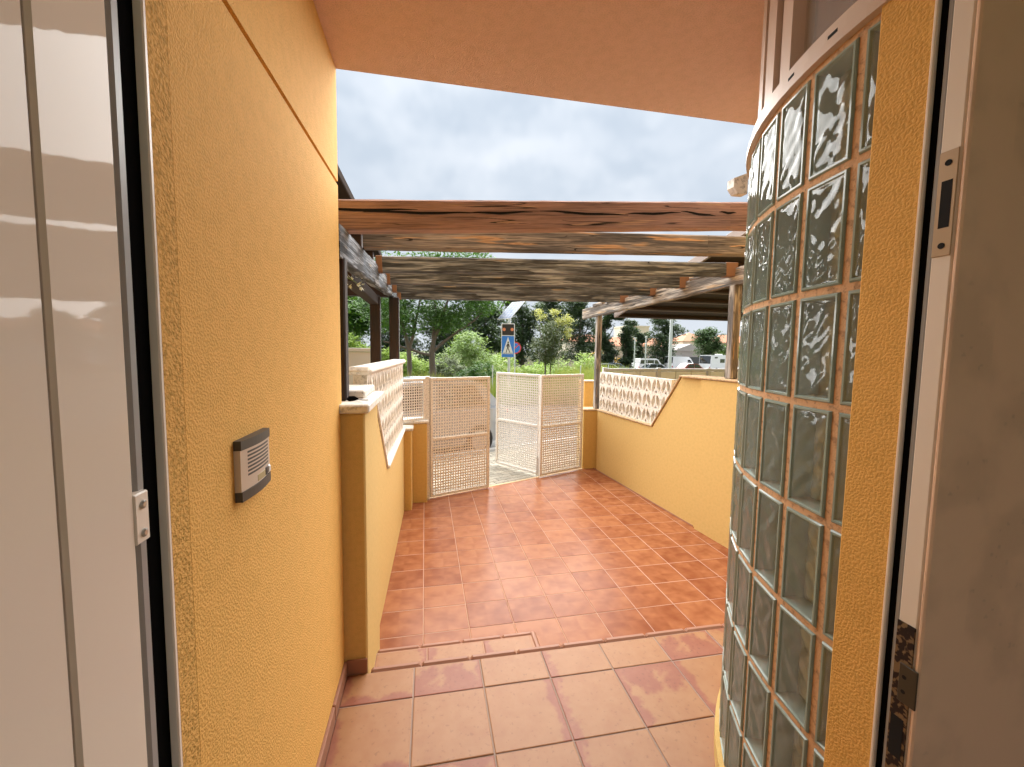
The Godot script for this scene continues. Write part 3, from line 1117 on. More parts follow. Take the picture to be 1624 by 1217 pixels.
func slab_between(p: Vector3, q: Vector3, side: Vector3, thick: float, over_near: float, over_far: float, ch := 0.008) -> MB:
	# slab whose underside runs from p to q; side = unit vector across, pointing to the visible face
	var b := MB.new()
	var t := (q - p).normalized()
	var up := side.cross(t).normalized()
	if up.y < 0:
		up = -up
	b.xf = Transform3D(Basis(t, up, t.cross(up)), p)
	var sg := signf(t.cross(up).dot(side))
	var z0 := -over_far if sg > 0 else -over_near
	var z1 := over_near if sg > 0 else over_far
	b.cbox(Vector3(0, 0, z0), Vector3((q - p).length(), thick, z1), ch)
	return b

func build_walls() -> void:
	var Y := Vector3.UP
	# ---- left
	var lw := thing("garden_wall", "yellow garden wall with white coping left of the terrace", "wall", "terrace garden walls")
	var b := MB.new()
	b.cbox(Vector3(-0.53, -0.30, -2.565), Vector3(-0.302, 1.30, -2.066), 0.008)
	put(lw, "pilaster", b, M.garden_render)
	b = MB.new()
	b.cbox(Vector3(-0.40, 0.0, -2.0655), Vector3(-0.303, 0.078, -2.056), 0.003)
	put(lw, "skirting", b, M.nosing)
	b = MB.new()
	b.cbox(Vector3(-0.55, 1.301, -2.72), Vector3(-0.278, 1.343, -2.042), 0.007)
	put(lw, "cap", b, M.white_coping)
	b = MB.new()
	b.cbox(Vector3(-0.53, 1.3435, -2.70), Vector3(-0.335, 1.385, -2.30), 0.007)
	put(lw, "cap", b, M.white_coping)
	var o := Vector3(-0.345, 0, -2.56)
	var d := Vector3(0.05, 0, -2.42).normalized()
	var side := Vector3(-d.z, 0, d.x)       # towards the terrace
	if side.x < 0:
		side = -side
	b = MB.new()
	b.prism(PackedVector2Array([Vector2(0, FLOOR2), Vector2(2.41, FLOOR2), Vector2(2.41, 0.665), Vector2(0.80, 0.665), Vector2(0.18, 1.28), Vector2(0, 1.28)]), o, d, Y, -side, 0.19)
	put(lw, "wall_body", b, M.garden_render)
	put(lw, "coping", slab_between(o + d * 0.80 + Y * 0.666, o + d * 2.43 + Y * 0.666, side, 0.032, 0.022, 0.21), M.white_coping)
	put(lw, "coping", slab_between(o + d * 0.19 + Y * 1.285, o + d * 0.795 + Y * 0.672, side, 0.028, 0.012, 0.20), M.white_coping)

	# breeze-block screen on the left wall
	var bs := thing("breeze_block_screen", "white breeze block screen with rounded coping beside dark posts", "screen", "breeze block screens")
	var pa := Vector3(-0.425, 0, -2.74)
	var pb := Vector3(-0.342, 0, -4.96)
	var dl := (pb - pa).normalized()
	var sl := Vector3(-dl.z, 0, dl.x)
	if sl.x < 0:
		sl = -sl
	var s := 0.185
	var bm := breeze_mesh(s, 0.085)
	for j in 4:
		for i in 12:
			if 0.70 + s * (j + 1) < 1.28 - (i + 1) * s:
				continue
			var k := put(bs, "breeze_block", bm, M.breeze_white)
			k.transform = Transform3D(Basis(dl, Y, dl.cross(Y)), pa + dl * (s * (i + 0.5)) + Y * (0.70 + s * (j + 0.5)))
	put(bs, "coping", slab_between(pa - dl * 0.05 + Y * 1.442, pa + dl * (s * 12 + 0.02) + Y * 1.442, sl, 0.05, 0.075, 0.075, 0.02), M.white_coping)

	# ---- right
	var rw := thing("garden_wall", "yellow garden wall with tan coping right of the terrace", "wall", "terrace garden walls")
	o = Vector3(2.883, 0, -3.593)
	d = Vector3(-0.238, 0, -2.691).normalized()
	side = Vector3(d.z, 0, -d.x)
	if side.x > 0:
		side = -side
	b = MB.new()
	b.prism(PackedVector2Array([Vector2(-1.55, FLOOR2), Vector2(2.70, FLOOR2), Vector2(2.70, 0.665), Vector2(1.235, 0.665), Vector2(0.71, 1.333), Vector2(-1.55, 1.333)]), o, d, Y, -side, 0.20)
	put(rw, "wall_body", b, M.garden_render)
	b = MB.new()
	b.prism(PackedVector2Array([Vector2(-1.55, FLOOR2), Vector2(0.37, FLOOR2), Vector2(0.37, 1.33), Vector2(-1.55, 1.33)]), o + side * 0.03, d, Y, -side, 0.05)
	put(rw, "pilaster", b, M.garden_render)
	put(rw, "coping", slab_between(o + d * -1.5 + Y * 1.334, o + d * 0.715 + Y * 1.334, side, 0.026, 0.045, 0.21), M.tan_coping)
	put(rw, "coping", slab_between(o + d * 0.718 + Y * 1.338, o + d * 1.238 + Y * 0.676, side, 0.022, 0.014, 0.21), M.tan_coping)
	put(rw, "coping", slab_between(o + d * 1.232 + Y * 0.667, o + d * 2.70 + Y * 0.667, side, 0.030, 0.016, 0.21), M.tan_coping)
	var kk := 0.0
	while kk < 2.3:
		b = MB.new()
		b.xf = Transform3D(Basis(d, Y, d.cross(Y)), o + d * (0.42 + kk) + side * 0.004 + Y * FLOOR2)
		b.cbox(Vector3(0, 0, -0.004), Vector3(0.305, 0.012, 0.004), 0.001)
		put(rw, "skirting", b, M.nosing)
		kk += 0.31
	var br := thing("breeze_block_screen", "white breeze block screen set on the right garden wall", "screen", "breeze block screens")
	s = 0.197
	bm = breeze_mesh(s, 0.09)
	for j in 3:
		for i in 9:
			var s0 := 2.70 - s * (i + 1)
			var y0 := 0.698 + s * j
			if y0 + s < 0.665 + (1.235 - s0 - s) / 0.786:
				continue
			var k := put(br, "breeze_block", bm, M.breeze_white)
			k.transform = Transform3D(Basis(d, Y, d.cross(Y)), o + d * (s0 + s * 0.5) - side * 0.07 + Y * (y0 + s * 0.5))

	# ---- pillars at the gate
	var gl := thing("gate_pillar", "stepped yellow gate pillar with white caps, left of the gate", "pillar", "gate pillars")
	b = MB.new()
	b.cbox(Vector3(-0.46, -0.40, -5.21), Vector3(-0.208, 0.655, -4.972), 0.008)
	put(gl, "pillar_body", b, M.garden_render)
	b = MB.new()
	b.cbox(Vector3(-0.48, 0.656, -5.215), Vector3(-0.19, 0.69, -4.955), 0.007)
	put(gl, "cap", b, M.white_coping)
	b = MB.new()
	b.cbox(Vector3(-0.40, -0.40, -5.50), Vector3(-0.03, 0.70, -5.212), 0.008)
	put(gl, "pillar_body", b, M.garden_render)
	b = MB.new()
	b.cbox(Vector3(-0.42, 0.701, -5.52), Vector3(-0.012, 0.735, -5.195), 0.007)
	put(gl, "cap", b, M.white_coping)
	var gr := thing("gate_pillar", "short yellow gate pillar with tan cap below the grey post", "pillar", "gate pillars")
	b = MB.new()
	b.cbox(Vector3(2.44, -0.40, -6.62), Vector3(2.70, 0.655, -6.36), 0.008)
	put(gr, "pillar_body", b, M.garden_render)
	b = MB.new()
	b.cbox(Vector3(2.425, 0.656, -6.64), Vector3(2.715, 0.685, -6.343), 0.007)
	put(gr, "cap", b, M.tan_coping)
	var g3 := thing("gate_pillar", "taller ochre street pillar behind the right gate leaf", "pillar", "gate pillars")
	b = MB.new()
	b.cbox(Vector3(2.60, -0.45, -7.05), Vector3(2.90, 1.09, -6.78), 0.008)
	put(g3, "pillar_body", b, M.ochre_render)
	b = MB.new()
	b.cbox(Vector3(2.59, 1.091, -7.06), Vector3(2.91, 1.115, -6.77), 0.006)
	put(g3, "cap", b, M.tan_coping)

# ---------------------------------------------------------------- perforated gates
func lattice_mesh(nx: int, ny: int, pitch: float, hole: float, th: float) -> ArrayMesh:
	var b := MB.new()
	var W := nx * pitch
	var bar := (pitch - hole)
	for j in ny + 1:
		var ya := j * pitch - (bar * 0.5 if j > 0 else 0.0)
		var yb := j * pitch + (bar * 0.5 if j < ny else 0.0)
		for z in [-th, th]:
			b.poly([Vector3(0, ya, z), Vector3(W, ya, z), Vector3(W, yb, z), Vector3(0, yb, z)], Vector3(0, 0, z))
		b.poly([Vector3(0, yb, -th), Vector3(W, yb, -th), Vector3(W, yb, th), Vector3(0, yb, th)], Vector3.UP)
		b.poly([Vector3(0, ya, -th), Vector3(W, ya, -th), Vector3(W, ya, th), Vector3(0, ya, th)], Vector3.DOWN)
		if j == ny:
			break
		var yc := (j + 1) * pitch - bar * 0.5
		if j == ny - 1:
			yc = (j + 1) * pitch
		for i in nx + 1:
			var xa := i * pitch - (bar * 0.5 if i > 0 else 0.0)
			var xb := i * pitch + (bar * 0.5 if i < nx else 0.0)
			for z in [-th, th]:
				b.poly([Vector3(xa, yb, z), Vector3(xb, yb, z), Vector3(xb, yc, z), Vector3(xa, yc, z)], Vector3(0, 0, z))
			b.poly([Vector3(xa, yb, -th), Vector3(xa, yc, -th), Vector3(xa, yc, th), Vector3(xa, yb, th)], Vector3(-1, 0, 0))
			b.poly([Vector3(xb, yb, -th), Vector3(xb, yc, -th), Vector3(xb, yc, th), Vector3(xb, yb, th)], Vector3(1, 0, 0))
	return b.mesh()

func gate_leaf(label: String, p: Vector3, q: Vector3, h: float, lat: ArrayMesh, lw: float, lh: float, bolt_at_end: bool) -> Node3D:
	var g := thing("gate_leaf", label, "gate", "perforated gate leaves")
	var d := q - p
	var w := d.length()
	d = d / w
	g.transform = Transform3D(Basis(d, Vector3.UP, d.cross(Vector3.UP)), p)
	var t := 0.038
	var rail := func(nm: String, lo: Vector3, hi: Vector3) -> void:
		var b := MB.new()
		b.cbox(lo, hi, 0.004)
		put(g, nm, b, M.gate_paint)
	rail.call("stile", Vector3(0, 0, -t / 2), Vector3(t, h, t / 2))
	rail.call("stile", Vector3(w - t, 0, -t / 2), Vector3(w, h, t / 2))
	rail.call("top_rail", Vector3(t, h - t, -t / 2), Vector3(w - t, h, t / 2))
	rail.call("bottom_rail", Vector3(t, 0, -t / 2), Vector3(w - t, t, t / 2))
	var mid := h * 0.487
	rail.call("middle_rail", Vector3(t, mid - t / 2, -t / 2), Vector3(w - t, mid + t / 2, t / 2))
	for q2 in [[t, mid - t / 2], [mid + t / 2, h - t]]:
		var m := put(g, "perforated_panel", lat, M.gate_paint, Vector3(t - 0.001, q2[0] - 0.001, 0))
		m.scale = Vector3((w - 2 * t + 0.002) / lw, (q2[1] - q2[0] + 0.002) / lh, 1)
	var b := MB.new()
	var bx := w - 0.012 if bolt_at_end else 0.012
	b.cyl(Vector3(bx, -0.022, -0.03), Vector3(bx, 0.27, -0.03), 0.007, 8)
	put(g, "drop_bolt", b, M.steel)
	return g

func build_gates() -> void:
	var nx := 22
	var ny := 19
	var pitch := 0.036
	var lat := lattice_mesh(nx, ny, pitch, 0.0185, 0.0015)
	var lw := nx * pitch
	var lh := ny * pitch
	var y := FLOOR2 + 0.02
	gate_leaf("closed white perforated gate leaf hinged on the stepped pillar", Vector3(0.005, y, -5.323), Vector3(0.803, y, -5.642), 1.53, lat, lw, lh, true)
	gate_leaf("bright white perforated gate leaf standing open towards the street", Vector3(1.632, y, -6.075), Vector3(1.094, y, -6.85), 1.53, lat, lw, lh, false)
	gate_leaf("closed white perforated gate leaf beside the short right pillar", Vector3(1.626, y, -6.013), Vector3(2.415, y, -6.35), 1.53, lat, lw, lh, false)
	# handle on the open leaf
	var fx := thing("gate_side_panel", "small fixed perforated panel on the stepped pillar cap", "panel")
	var p := Vector3(-0.335, 0.738, -5.12)
	var q := Vector3(-0.055, 0.738, -5.30)
	var d := (q - p).normalized()
	fx.transform = Transform3D(Basis(d, Vector3.UP, d.cross(Vector3.UP)), p)
	var w := (q - p).length()
	var h := 0.515
	var pl := lattice_mesh(9, 14, 0.0335, 0.02, 0.0015)
	var m := put(fx, "perforated_panel", pl, M.gate_paint, Vector3(0.02, 0.022, 0))
	m.scale = Vector3((w - 0.045) / (9 * 0.0335), (h - 0.05) / (14 * 0.0335), 1)
	for r in [[Vector3(0, 0, -0.015), Vector3(w, 0.025, 0.015)], [Vector3(0, h - 0.03, -0.015), Vector3(w, h, 0.015)], [Vector3(w - 0.03, 0.025, -0.0145), Vector3(w, h - 0.03, 0.0145)], [Vector3(0, 0.025, -0.0145), Vector3(0.02, h - 0.03, 0.0145)]]:
		var b := MB.new()
		b.cbox(r[0], r[1], 0.003)
		put(fx, "rail", b, M.gate_paint)
	var po := thing("gate_post", "square white gate post between side panel and gate", "post")
	var b2 := MB.new()
	b2.cbox(Vector3(-0.052, FLOOR2, -5.345), Vector3(0.0, 1.265, -5.293), 0.004)
	put(po, "post", b2, M.gate_paint)
	b2 = MB.new()
	b2.cbox(Vector3(-0.056, 1.2652, -5.349), Vector3(0.004, 1.275, -5.289), 0.003)
	put(po, "post_cap", b2, M.gate_paint)
	# threshold strip under the gate line
	var th := structure("gate_threshold", "pale strip of mortar along the gate line")
	b2 = MB.new()
	var a := Vector3(-0.05, FLOOR2 - 0.03, -5.33)
	var e := Vector3(2.60, FLOOR2 - 0.03, -6.44)
	var dd := (e - a).normalized()
	b2.xf = Transform3D(Basis(dd, Vector3.UP, dd.cross(Vector3.UP)), a)
	b2.cbox(Vector3(0, 0, -0.02), Vector3((e - a).length(), 0.034, 0.02), 0.003)
	put(th, "strip", b2, M.tan_coping)

# ---------------------------------------------------------------- pergola
func beam_at(parent: Node3D, called: String, p: Vector3, q: Vector3, h: float, t: float, m: Material, rough := 0.003) -> MeshInstance3D:
	# beam from p to q (middle of its underside), with slightly uneven arrises
	var d := q - p
	var L := d.length()
	d = d / L
	var sd := d.cross(Vector3.UP).normalized()
	var up := sd.cross(d).normalized()
	var b := MB.new()
	var n := maxi(4, int(L / 0.12))
	var ring := func(i: int) -> Array:
		var x := L * i / n
		var j := func() -> float: return rng.randf_range(-rough, rough) * 0.5
		var c := 0.008
		return [Vector3(x, c + j.call(), -t / 2), Vector3(x, j.call(), -t / 2 + c), Vector3(x, j.call(), t / 2 - c), Vector3(x, c + j.call(), t / 2),
			Vector3(x, h - c + j.call(), t / 2), Vector3(x, h + j.call(), t / 2 - c), Vector3(x, h + j.call(), -t / 2 + c), Vector3(x, h - c + j.call(), -t / 2)]
	var prev: Array = ring.call(0)
	b.poly(prev, Vector3(-1, 0, 0))
	for i in range(1, n + 1):
		var cur: Array = ring.call(i)
		for k in 8:
			var k2 := (k + 1) % 8
			var mid: Vector3 = (prev[k] + prev[k2]) * 0.5 - Vector3(0, h / 2, 0)
			b.poly([prev[k], prev[k2], cur[k2], cur[k]], Vector3(0, mid.y / h, mid.z / t))
		prev = cur
	b.poly(prev, Vector3(1, 0, 0))
	var o := put(parent, called, b, m)
	o.transform = Transform3D(Basis(d, up, d.cross(up)), p)
	return o

func build_pergola() -> void:
	rng.seed = 77
	var pg := thing("pergola", "weathered timber pergola spanning the terrace", "pergola")
	var bot := func(x: float, q: Array) -> float:
		return lerpf(q[1], q[3], (x - q[0]) / (q[2] - q[0]))
	var rows := [
		[-2.29, [-0.445, 2.195, 1.849, 2.365], 0.152, -0.60, 2.45, "stained_beam"],
		[-2.78, [-0.395, 2.228, 2.252, 2.334], 0.136, -0.40, 2.70, "weathered_orange_beam"],
		[-3.60, [-0.401, 2.229, 2.738, 2.344], 0.126, -0.42, 2.90, "weathered_beam"],
		[-4.30, [-0.315, 2.242, 2.673, 2.335], 0.132, -0.42, 2.86, "weathered_beam_b"],
		[-4.85, [-0.271, 2.241, 2.510, 2.315], 0.128, -0.40, 2.81, "weathered_beam_c"],
		[-5.56, [-0.327, 2.244, 2.509, 2.310], 0.130, -0.40, 2.75, "weathered_beam_d"]]
	for r in rows:
		var q: Array = r[1]
		var z: float = r[0] - 0.035
		var bm := beam_at(pg, "cross_beam", Vector3(r[3], bot.call(r[3], q), z), Vector3(r[4], bot.call(r[4], q), z), r[2], 0.085, M[r[5]])
		if r[0] > -2.5:
			bm.set_meta("label", "reddish stained front beam with long dark cracks")
			# resin-dark checks that run along the grain
			for ck in [[0.28, 0.86, 0.088, 0.082], [0.80, 1.16, 0.082, 0.088], [1.20, 1.72, 0.094, 0.070], [1.70, 2.05, 0.078, 0.086], [2.05, 2.28, 0.094, 0.066], [2.30, 2.42, 0.090, 0.084], [0.02, 0.55, 0.100, 0.098]]:
				var b := MB.new()
				var n := 6
				for i in n:
					var u0 := float(i) / n
					var u1 := float(i + 1) / n
					var w0 := 0.006 * sin(PI * u0) + 0.001
					var w1 := 0.006 * sin(PI * u1) + 0.001
					var ya := lerpf(ck[2], ck[3], u0) + 0.003 * sin(u0 * 9.0)
					var yb := lerpf(ck[2], ck[3], u1) + 0.003 * sin(u1 * 9.0)
					var xa := lerpf(ck[0], ck[1], u0)
					var xb := lerpf(ck[0], ck[1], u1)
					b.poly([Vector3(xa, ya - w0, 0.0465), Vector3(xb, yb - w1, 0.0465), Vector3(xb, yb + w1, 0.0465), Vector3(xa, ya + w0, 0.0465)], Vector3(0, 0, 1))
				put(bm, "crack", b, M.hole_black)
		if r[0] < -3.0:
			# clean brown end where the beam drops into its notch
			var L := Vector3(r[4] - r[3], bot.call(r[4], q) - bot.call(r[3], q), 0).length()
			var b := MB.new()
			b.cbox(Vector3(L - 0.13, -0.003, -0.0445), Vector3(L + 0.004, r[2] + 0.003, 0.045), 0.006)
			put(bm, "beam_end", b, M.rust_brown)
			b = MB.new()
			b.cbox(Vector3(-0.004, -0.003, -0.0445), Vector3(0.05, r[2] + 0.003, 0.045), 0.006)
			put(bm, "beam_end", b, M.rust_brown)
	# side beams, scalloped by notches over which the cross beams lie
	beam_at(pg, "side_beam", Vector3(-0.445, 2.025, -2.12), Vector3(-0.435, 2.262, -5.95), 0.165, 0.07, M.weathered_beam, 0.014)
	beam_at(pg, "side_beam", Vector3(2.93, 2.268, -3.30), Vector3(2.61, 2.168, -6.90), 0.165, 0.075, M.pale_beam_z, 0.012)
	for q in [[-3.96, 0.55], [-4.58, 0.45], [-5.2, 0.5], [-5.88, 0.35], [-6.35, 0.3]]:
		var z: float = q[0]
		var x := lerpf(2.93, 2.61, (z + 3.30) / -3.60)
		var y := lerpf(2.268, 2.168, (z + 3.30) / -3.60) + 0.160
		beam_at(pg, "side_beam_tooth", Vector3(x, y, z + q[1] / 2), Vector3(x - 0.03, y - 0.008, z - q[1] / 2), 0.05, 0.07, M.pale_beam_z, 0.016)
	var posts := [
		[Vector3(-0.475, 1.343, -2.27), Vector3(-0.405, 2.05, -2.19), "dark weathered post on the left pillar cap"],
		[Vector3(2.635, 0.685, -6.46), Vector3(2.72, 2.20, -6.375), "grey post with orange side at the gate pillar"],
		[Vector3(2.86, 1.36, -3.66), Vector3(2.945, 2.27, -3.575), "split grey post on the right wall coping"]]
	for k in 3:
		var lo: Vector3 = posts[k][0]
		var hi: Vector3 = posts[k][1]
		var b := MB.new()
		b.cbox(Vector3(lo.x, lo.y, lo.z) - lo, hi - lo, 0.008)
		var po := put(pg, "post", b, M.dark_post if k == 0 else M.weathered_post, lo)
		po.set_meta("label", posts[k][2])

	# ---- neighbours' pergolas
	var nl := thing("neighbour_pergola", "dark red-brown pergola with flat roof beyond the left wall", "pergola", "neighbouring pergolas")
	for q in [[-0.655, -0.545, -5.06, -4.95, 0.4], [-0.455, -0.345, -5.13, -5.02, FLOOR2]]:
		var b := MB.new()
		b.cbox(Vector3(0, 0, 0), Vector3(q[1] - q[0], 2.20 - q[4], q[3] - q[2]), 0.006)
		put(nl, "post", b, M.dark_post, Vector3(q[0], q[4], q[2]))
	var bb := MB.new()
	bb.cbox(Vector3(-4.0, 2.201, -5.13), Vector3(-0.46, 2.36, -5.02), 0.006)
	put(nl, "beam", bb, M.dark_roof)
	bb = MB.new()
	bb.cbox(Vector3(-0.66, 2.10, -5.01), Vector3(-0.56, 2.198, -3.3), 0.006)
	put(nl, "beam", bb, M.dark_roof)
	for k in 5:
		bb = MB.new()
		bb.cbox(Vector3(-0.99 - 0.5 * k, 2.575, -4.75), Vector3(-0.50 - 0.5 * k, 2.63, -2.11), 0.006)
		put(nl, "roof_board", bb, M.roof_panel)
	for k in 4:
		bb = MB.new()
		bb.cbox(Vector3(-3.0, 2.44, -2.35 - 0.72 * k), Vector3(-0.55, 2.573, -2.27 - 0.72 * k), 0.006)
		put(nl, "rafter", bb, M.dark_roof)
	var nr := thing("neighbour_pergola", "sloping dark brown boarded roof beyond the right wall", "pergola", "neighbouring pergolas")
	var sl := Vector3(0, 0.70, 3.4).normalized()
	var up := sl.cross(Vector3(1, 0, 0)).normalized()
	if up.y < 0:
		up = -up
	var nrx := Transform3D(Basis(Vector3(1, 0, 0), up, Vector3(1, 0, 0).cross(up)), Vector3(2.97, 2.22, -6.42))
	for k in 9:
		bb = MB.new()
		var zk := 0.42 * k
		bb.cbox(Vector3(0, 0.0, zk), Vector3(4.6, 0.03, zk + 0.412), 0.004)
		var rp := put(nr, "roof_board", bb, M.dark_roof)
		rp.transform = nrx
		bb = MB.new()
		var z0 := zk
		bb.cbox(Vector3(0, -0.05, z0), Vector3(4.6, -0.002, z0 + 0.06), 0.004)
		rp = put(nr, "rafter", bb, M.dark_roof)
		rp.transform = nrx
		bb = MB.new()
		bb.box(Vector3(0.01, -0.054, z0 + 0.002), Vector3(4.6, -0.051, z0 + 0.012))
		rp = put(nr, "batten_edge", bb, M.roof_trim)
		rp.transform = nrx
	bb = MB.new()
	var zl := 3.75
	bb.cbox(Vector3(-0.035, -0.06, minf(0, zl)), Vector3(-0.003, 0.045, maxf(0, zl)), 0.004)
	var fb := put(nr, "fascia", bb, M.roof_trim)
	fb.transform = nrx

	# ---- grey sheet-metal fences of the neighbours
	metal_fence("grey framed metal fence behind the right breeze block screen", Vector3(2.86, 0, -6.62), Vector3(8.0, 0, -6.95), 1.335, 5)
	metal_fence("plain grey metal fence beyond the left dark posts", Vector3(-3.4, 0, -5.7), Vector3(-0.74, 0, -6.02), 1.615, 2)
	# small things left on the white cap
	var pl := thing("cable_plug", "small black plug with a thin wire on the white cap", "plug")
	var b3 := MB.new()
	b3.tube([Vector3(-0.40, 1.352, -2.185), Vector3(-0.392, 1.354, -2.19), Vector3(-0.37, 1.356, -2.20), Vector3(-0.352, 1.352, -2.205)], [0.006, 0.014, 0.012, 0.004], 10)
	put(pl, "plug", b3, M.rubber_black)
	b3 = MB.new()
	b3.tube([Vector3(-0.352, 1.350, -2.205), Vector3(-0.335, 1.346, -2.215), Vector3(-0.318, 1.346, -2.205), Vector3(-0.305, 1.346, -2.21)], [0.0018, 0.0018, 0.0018, 0.0018], 6)
	put(pl, "wire", b3, M.rubber_black)
	var fl := thing("flower_sprig", "hanging sprig of white flowers under the left side beam", "flowers")
	var root := Vector3(-0.50, 2.06, -3.05)
	b3 = MB.new()
	b3.tube([root + Vector3(-0.12, 0.06, 0), root, root + Vector3(0.05, -0.04, 0)], [0.004, 0.003, 0.002], 6)
	put(fl, "stalk", b3, M.stalk_green)
	b3 = MB.new()
	for k in 40:
		var cpt := root + Vector3(rng.randf_range(-0.10, 0.06), rng.randf_range(-0.06, 0.05), rng.randf_range(-0.05, 0.05))
		var a := Vector3(rng.randf_range(-1, 1), rng.randf_range(-1, 1), rng.randf_range(-1, 1)).normalized() * 0.016
		var e := a.cross(Vector3(0.3, 1, 0.2)).normalized() * 0.011
		b3.poly([cpt - a, cpt + e, cpt + a, cpt - e], Vector3(0, 1, 0.3))
	var pet := put(fl, "petals", b3, M.petal_white)
	pet.set_meta("kind", "stuff")

func metal_fence(label: String, p: Vector3, q: Vector3, top: float, bays: int) -> void:
	var f := thing("metal_fence", label, "fence", "metal fences")
	var d := q - p
	var L := d.length()
	d = d / L
	f.transform = Transform3D(Basis(d, Vector3.UP, d.cross(Vector3.UP)), p)
	var w := L / bays
	for k in bays:
		var x := w * k
		var b := MB.new()
		b.cbox(Vector3(x, FLOOR2, -0.03), Vector3(x + 0.07, top + 0.012, 0.03), 0.004)
		put(f, "post", b, M.panel_grey)
		b = MB.new()
		b.cbox(Vector3(x + 0.072, top - 0.05, -0.022), Vector3(x + w - 0.002, top, 0.022), 0.004)
		put(f, "rail", b, M.panel_grey)
		var n := 3
		for i in n:
			b = MB.new()
			var xa := x + 0.075 + (w - 0.08) * i / n
			var xb := x + 0.075 + (w - 0.08) * (i + 1) / n - 0.012
			b.cbox(Vector3(xa, FLOOR2 + 0.02, -0.008), Vector3(xb, top - 0.055, 0.004), 0.003)
			put(f, "sheet", b, M.panel_light if label.contains("framed") else M.panel_grey)
			b = MB.new()
			b.cbox(Vector3(xb + 0.001, FLOOR2 + 0.02, -0.016), Vector3(xb + 0.011, top - 0.055, 0.012), 0.003)
			put(f, "mullion", b, M.panel_grey)

# ---------------------------------------------------------------- street, meadow
const G0 := Vector3(-0.011, 0, -5.316)
var GD := Vector3(0.92, 0, -0.392).normalized()
var GN := Vector3(-0.392, 0, -0.92).normalized()

func street(a: float, t: float, y: float) -> Vector3:
	return G0 + GD * a + GN * t + Vector3(0, y, 0)

func land(z: float) -> float:
	return lerpf(-0.62, -1.30, st(-15.0, -50.0, z))

func build_ground() -> void:
	var g := structure("ground", "open ground falling away to a car park")
	var b := MB.new()
	var zs := [60.0, 4.0, -15.0, -22.0, -30.0, -38.0, -46.0, -52.0, -120.0, -1500.0]
	for i in zs.size() - 1:
		b.poly([Vector3(-1500, land(zs[i]), zs[i]), Vector3(1500, land(zs[i]), zs[i]), Vector3(1500, land(zs[i + 1]), zs[i + 1]), Vector3(-1500, land(zs[i + 1]), zs[i + 1])], Vector3.UP)
	put(g, "earth", b, M.meadow)
	var cp := structure("car_park", "gravel car park beyond the meadow")
	b = MB.new()
	b.poly([Vector3(20, -1.29, -47), Vector3(90, -1.29, -40), Vector3(140, -1.29, -92), Vector3(28, -1.29, -92)], Vector3.UP)
	put(cp, "gravel", b, M.park_gravel)
	var rd := structure("road", "asphalt street beyond the gate")
	b = MB.new()
	b.prism(PackedVector2Array([Vector2(-60, 2.13), Vector2(60, 2.13), Vector2(60, 8.2), Vector2(-60, 8.2)]), street(0, 0, -0.62), GD, GN, Vector3.UP, 0.16)
	put(rd, "asphalt", b, M.asphalt)
	var pv := structure("pavement", "pale paved footway outside the gate")
	b = MB.new()
	b.prism(PackedVector2Array([Vector2(-40, 0.03), Vector2(40, 0.03), Vector2(40, 2.0), Vector2(-40, 2.0)]), street(0, 0, -0.60), GD, GN, Vector3.UP, 0.272)
	put(pv, "bed", b, M.paver_joint)
	rng.seed = 9
	var pw := 0.215
	var ph := 0.105
	for j in 17:
		for i in 14:
			var a := 0.15 + i * pw + (pw * 0.5 if j % 2 == 1 else 0.0)
			var t := 0.045 + j * ph
			b = MB.new()
			b.xf = Transform3D(Basis(GD, Vector3.UP, GD.cross(Vector3.UP)), street(a, t, -0.335))
			b.cbox(Vector3(0, 0, -ph + 0.008 if GD.cross(Vector3.UP).dot(GN) < 0 else 0.0), Vector3(pw - 0.008, 0.015 + rng.randf() * 0.002, 0.0 if GD.cross(Vector3.UP).dot(GN) < 0 else ph - 0.008), 0.003)
			put(pv, "paver", b, M.pavers[rng.randi() % 3])
	for i in 10:
		b = MB.new()
		b.xf = Transform3D(Basis(GD, Vector3.UP, GD.cross(Vector3.UP)), street(-4.0 + i * 1.0, 2.065, -0.60))
		b.cbox(Vector3(0, 0, -0.06), Vector3(0.992, 0.282, 0.06), 0.012)
		put(pv, "kerb_stone", b, M.kerb_stone)

	# meadow grass: blades too many to count
	var gr := MB.new()
	rng.seed = 31
	var n := FastNoiseLite.new()
	n.seed = 4
	n.frequency = 0.12
	for k in 42000:
		var z := -lerpf(15.5, 46.0, pow(rng.randf(), 1.4))
		var x := lerpf(-0.34, 0.50, rng.randf()) * -z
		var q := n.get_noise_2d(x, z)
		var hgt := rng.randf_range(0.45, 1.1) * (1.0 + 0.8 * q)
		if x / -z > 0.31:
			hgt *= 1.3
		var y := land(z)
		var w := rng.randf_range(0.015, 0.04) * (0.6 + -z / 40.0)
		var an := rng.randf() * TAU
		var d := Vector3(cos(an), 0, sin(an)) * w
		var lean := Vector3(rng.randf_range(-0.3, 0.3), 1, rng.randf_range(-0.3, 0.3)) * hgt
		var dry := clampf(0.45 + q * 0.8 + rng.randf_range(-0.35, 0.35), 0, 1)
		gr.col = Color(0.17, 0.30, 0.045).lerp(Color(0.42, 0.43, 0.14), dry)
		gr.poly([Vector3(x, y, z) - d, Vector3(x, y, z) + d, Vector3(x, y, z) + lean], Vector3(0, 0.3, 1))
	var go := put(self, "meadow_grass", gr, M.grass_blade)
	go.set_meta("kind", "stuff")
	go.set_meta("label", "tall green and straw coloured meadow grass")

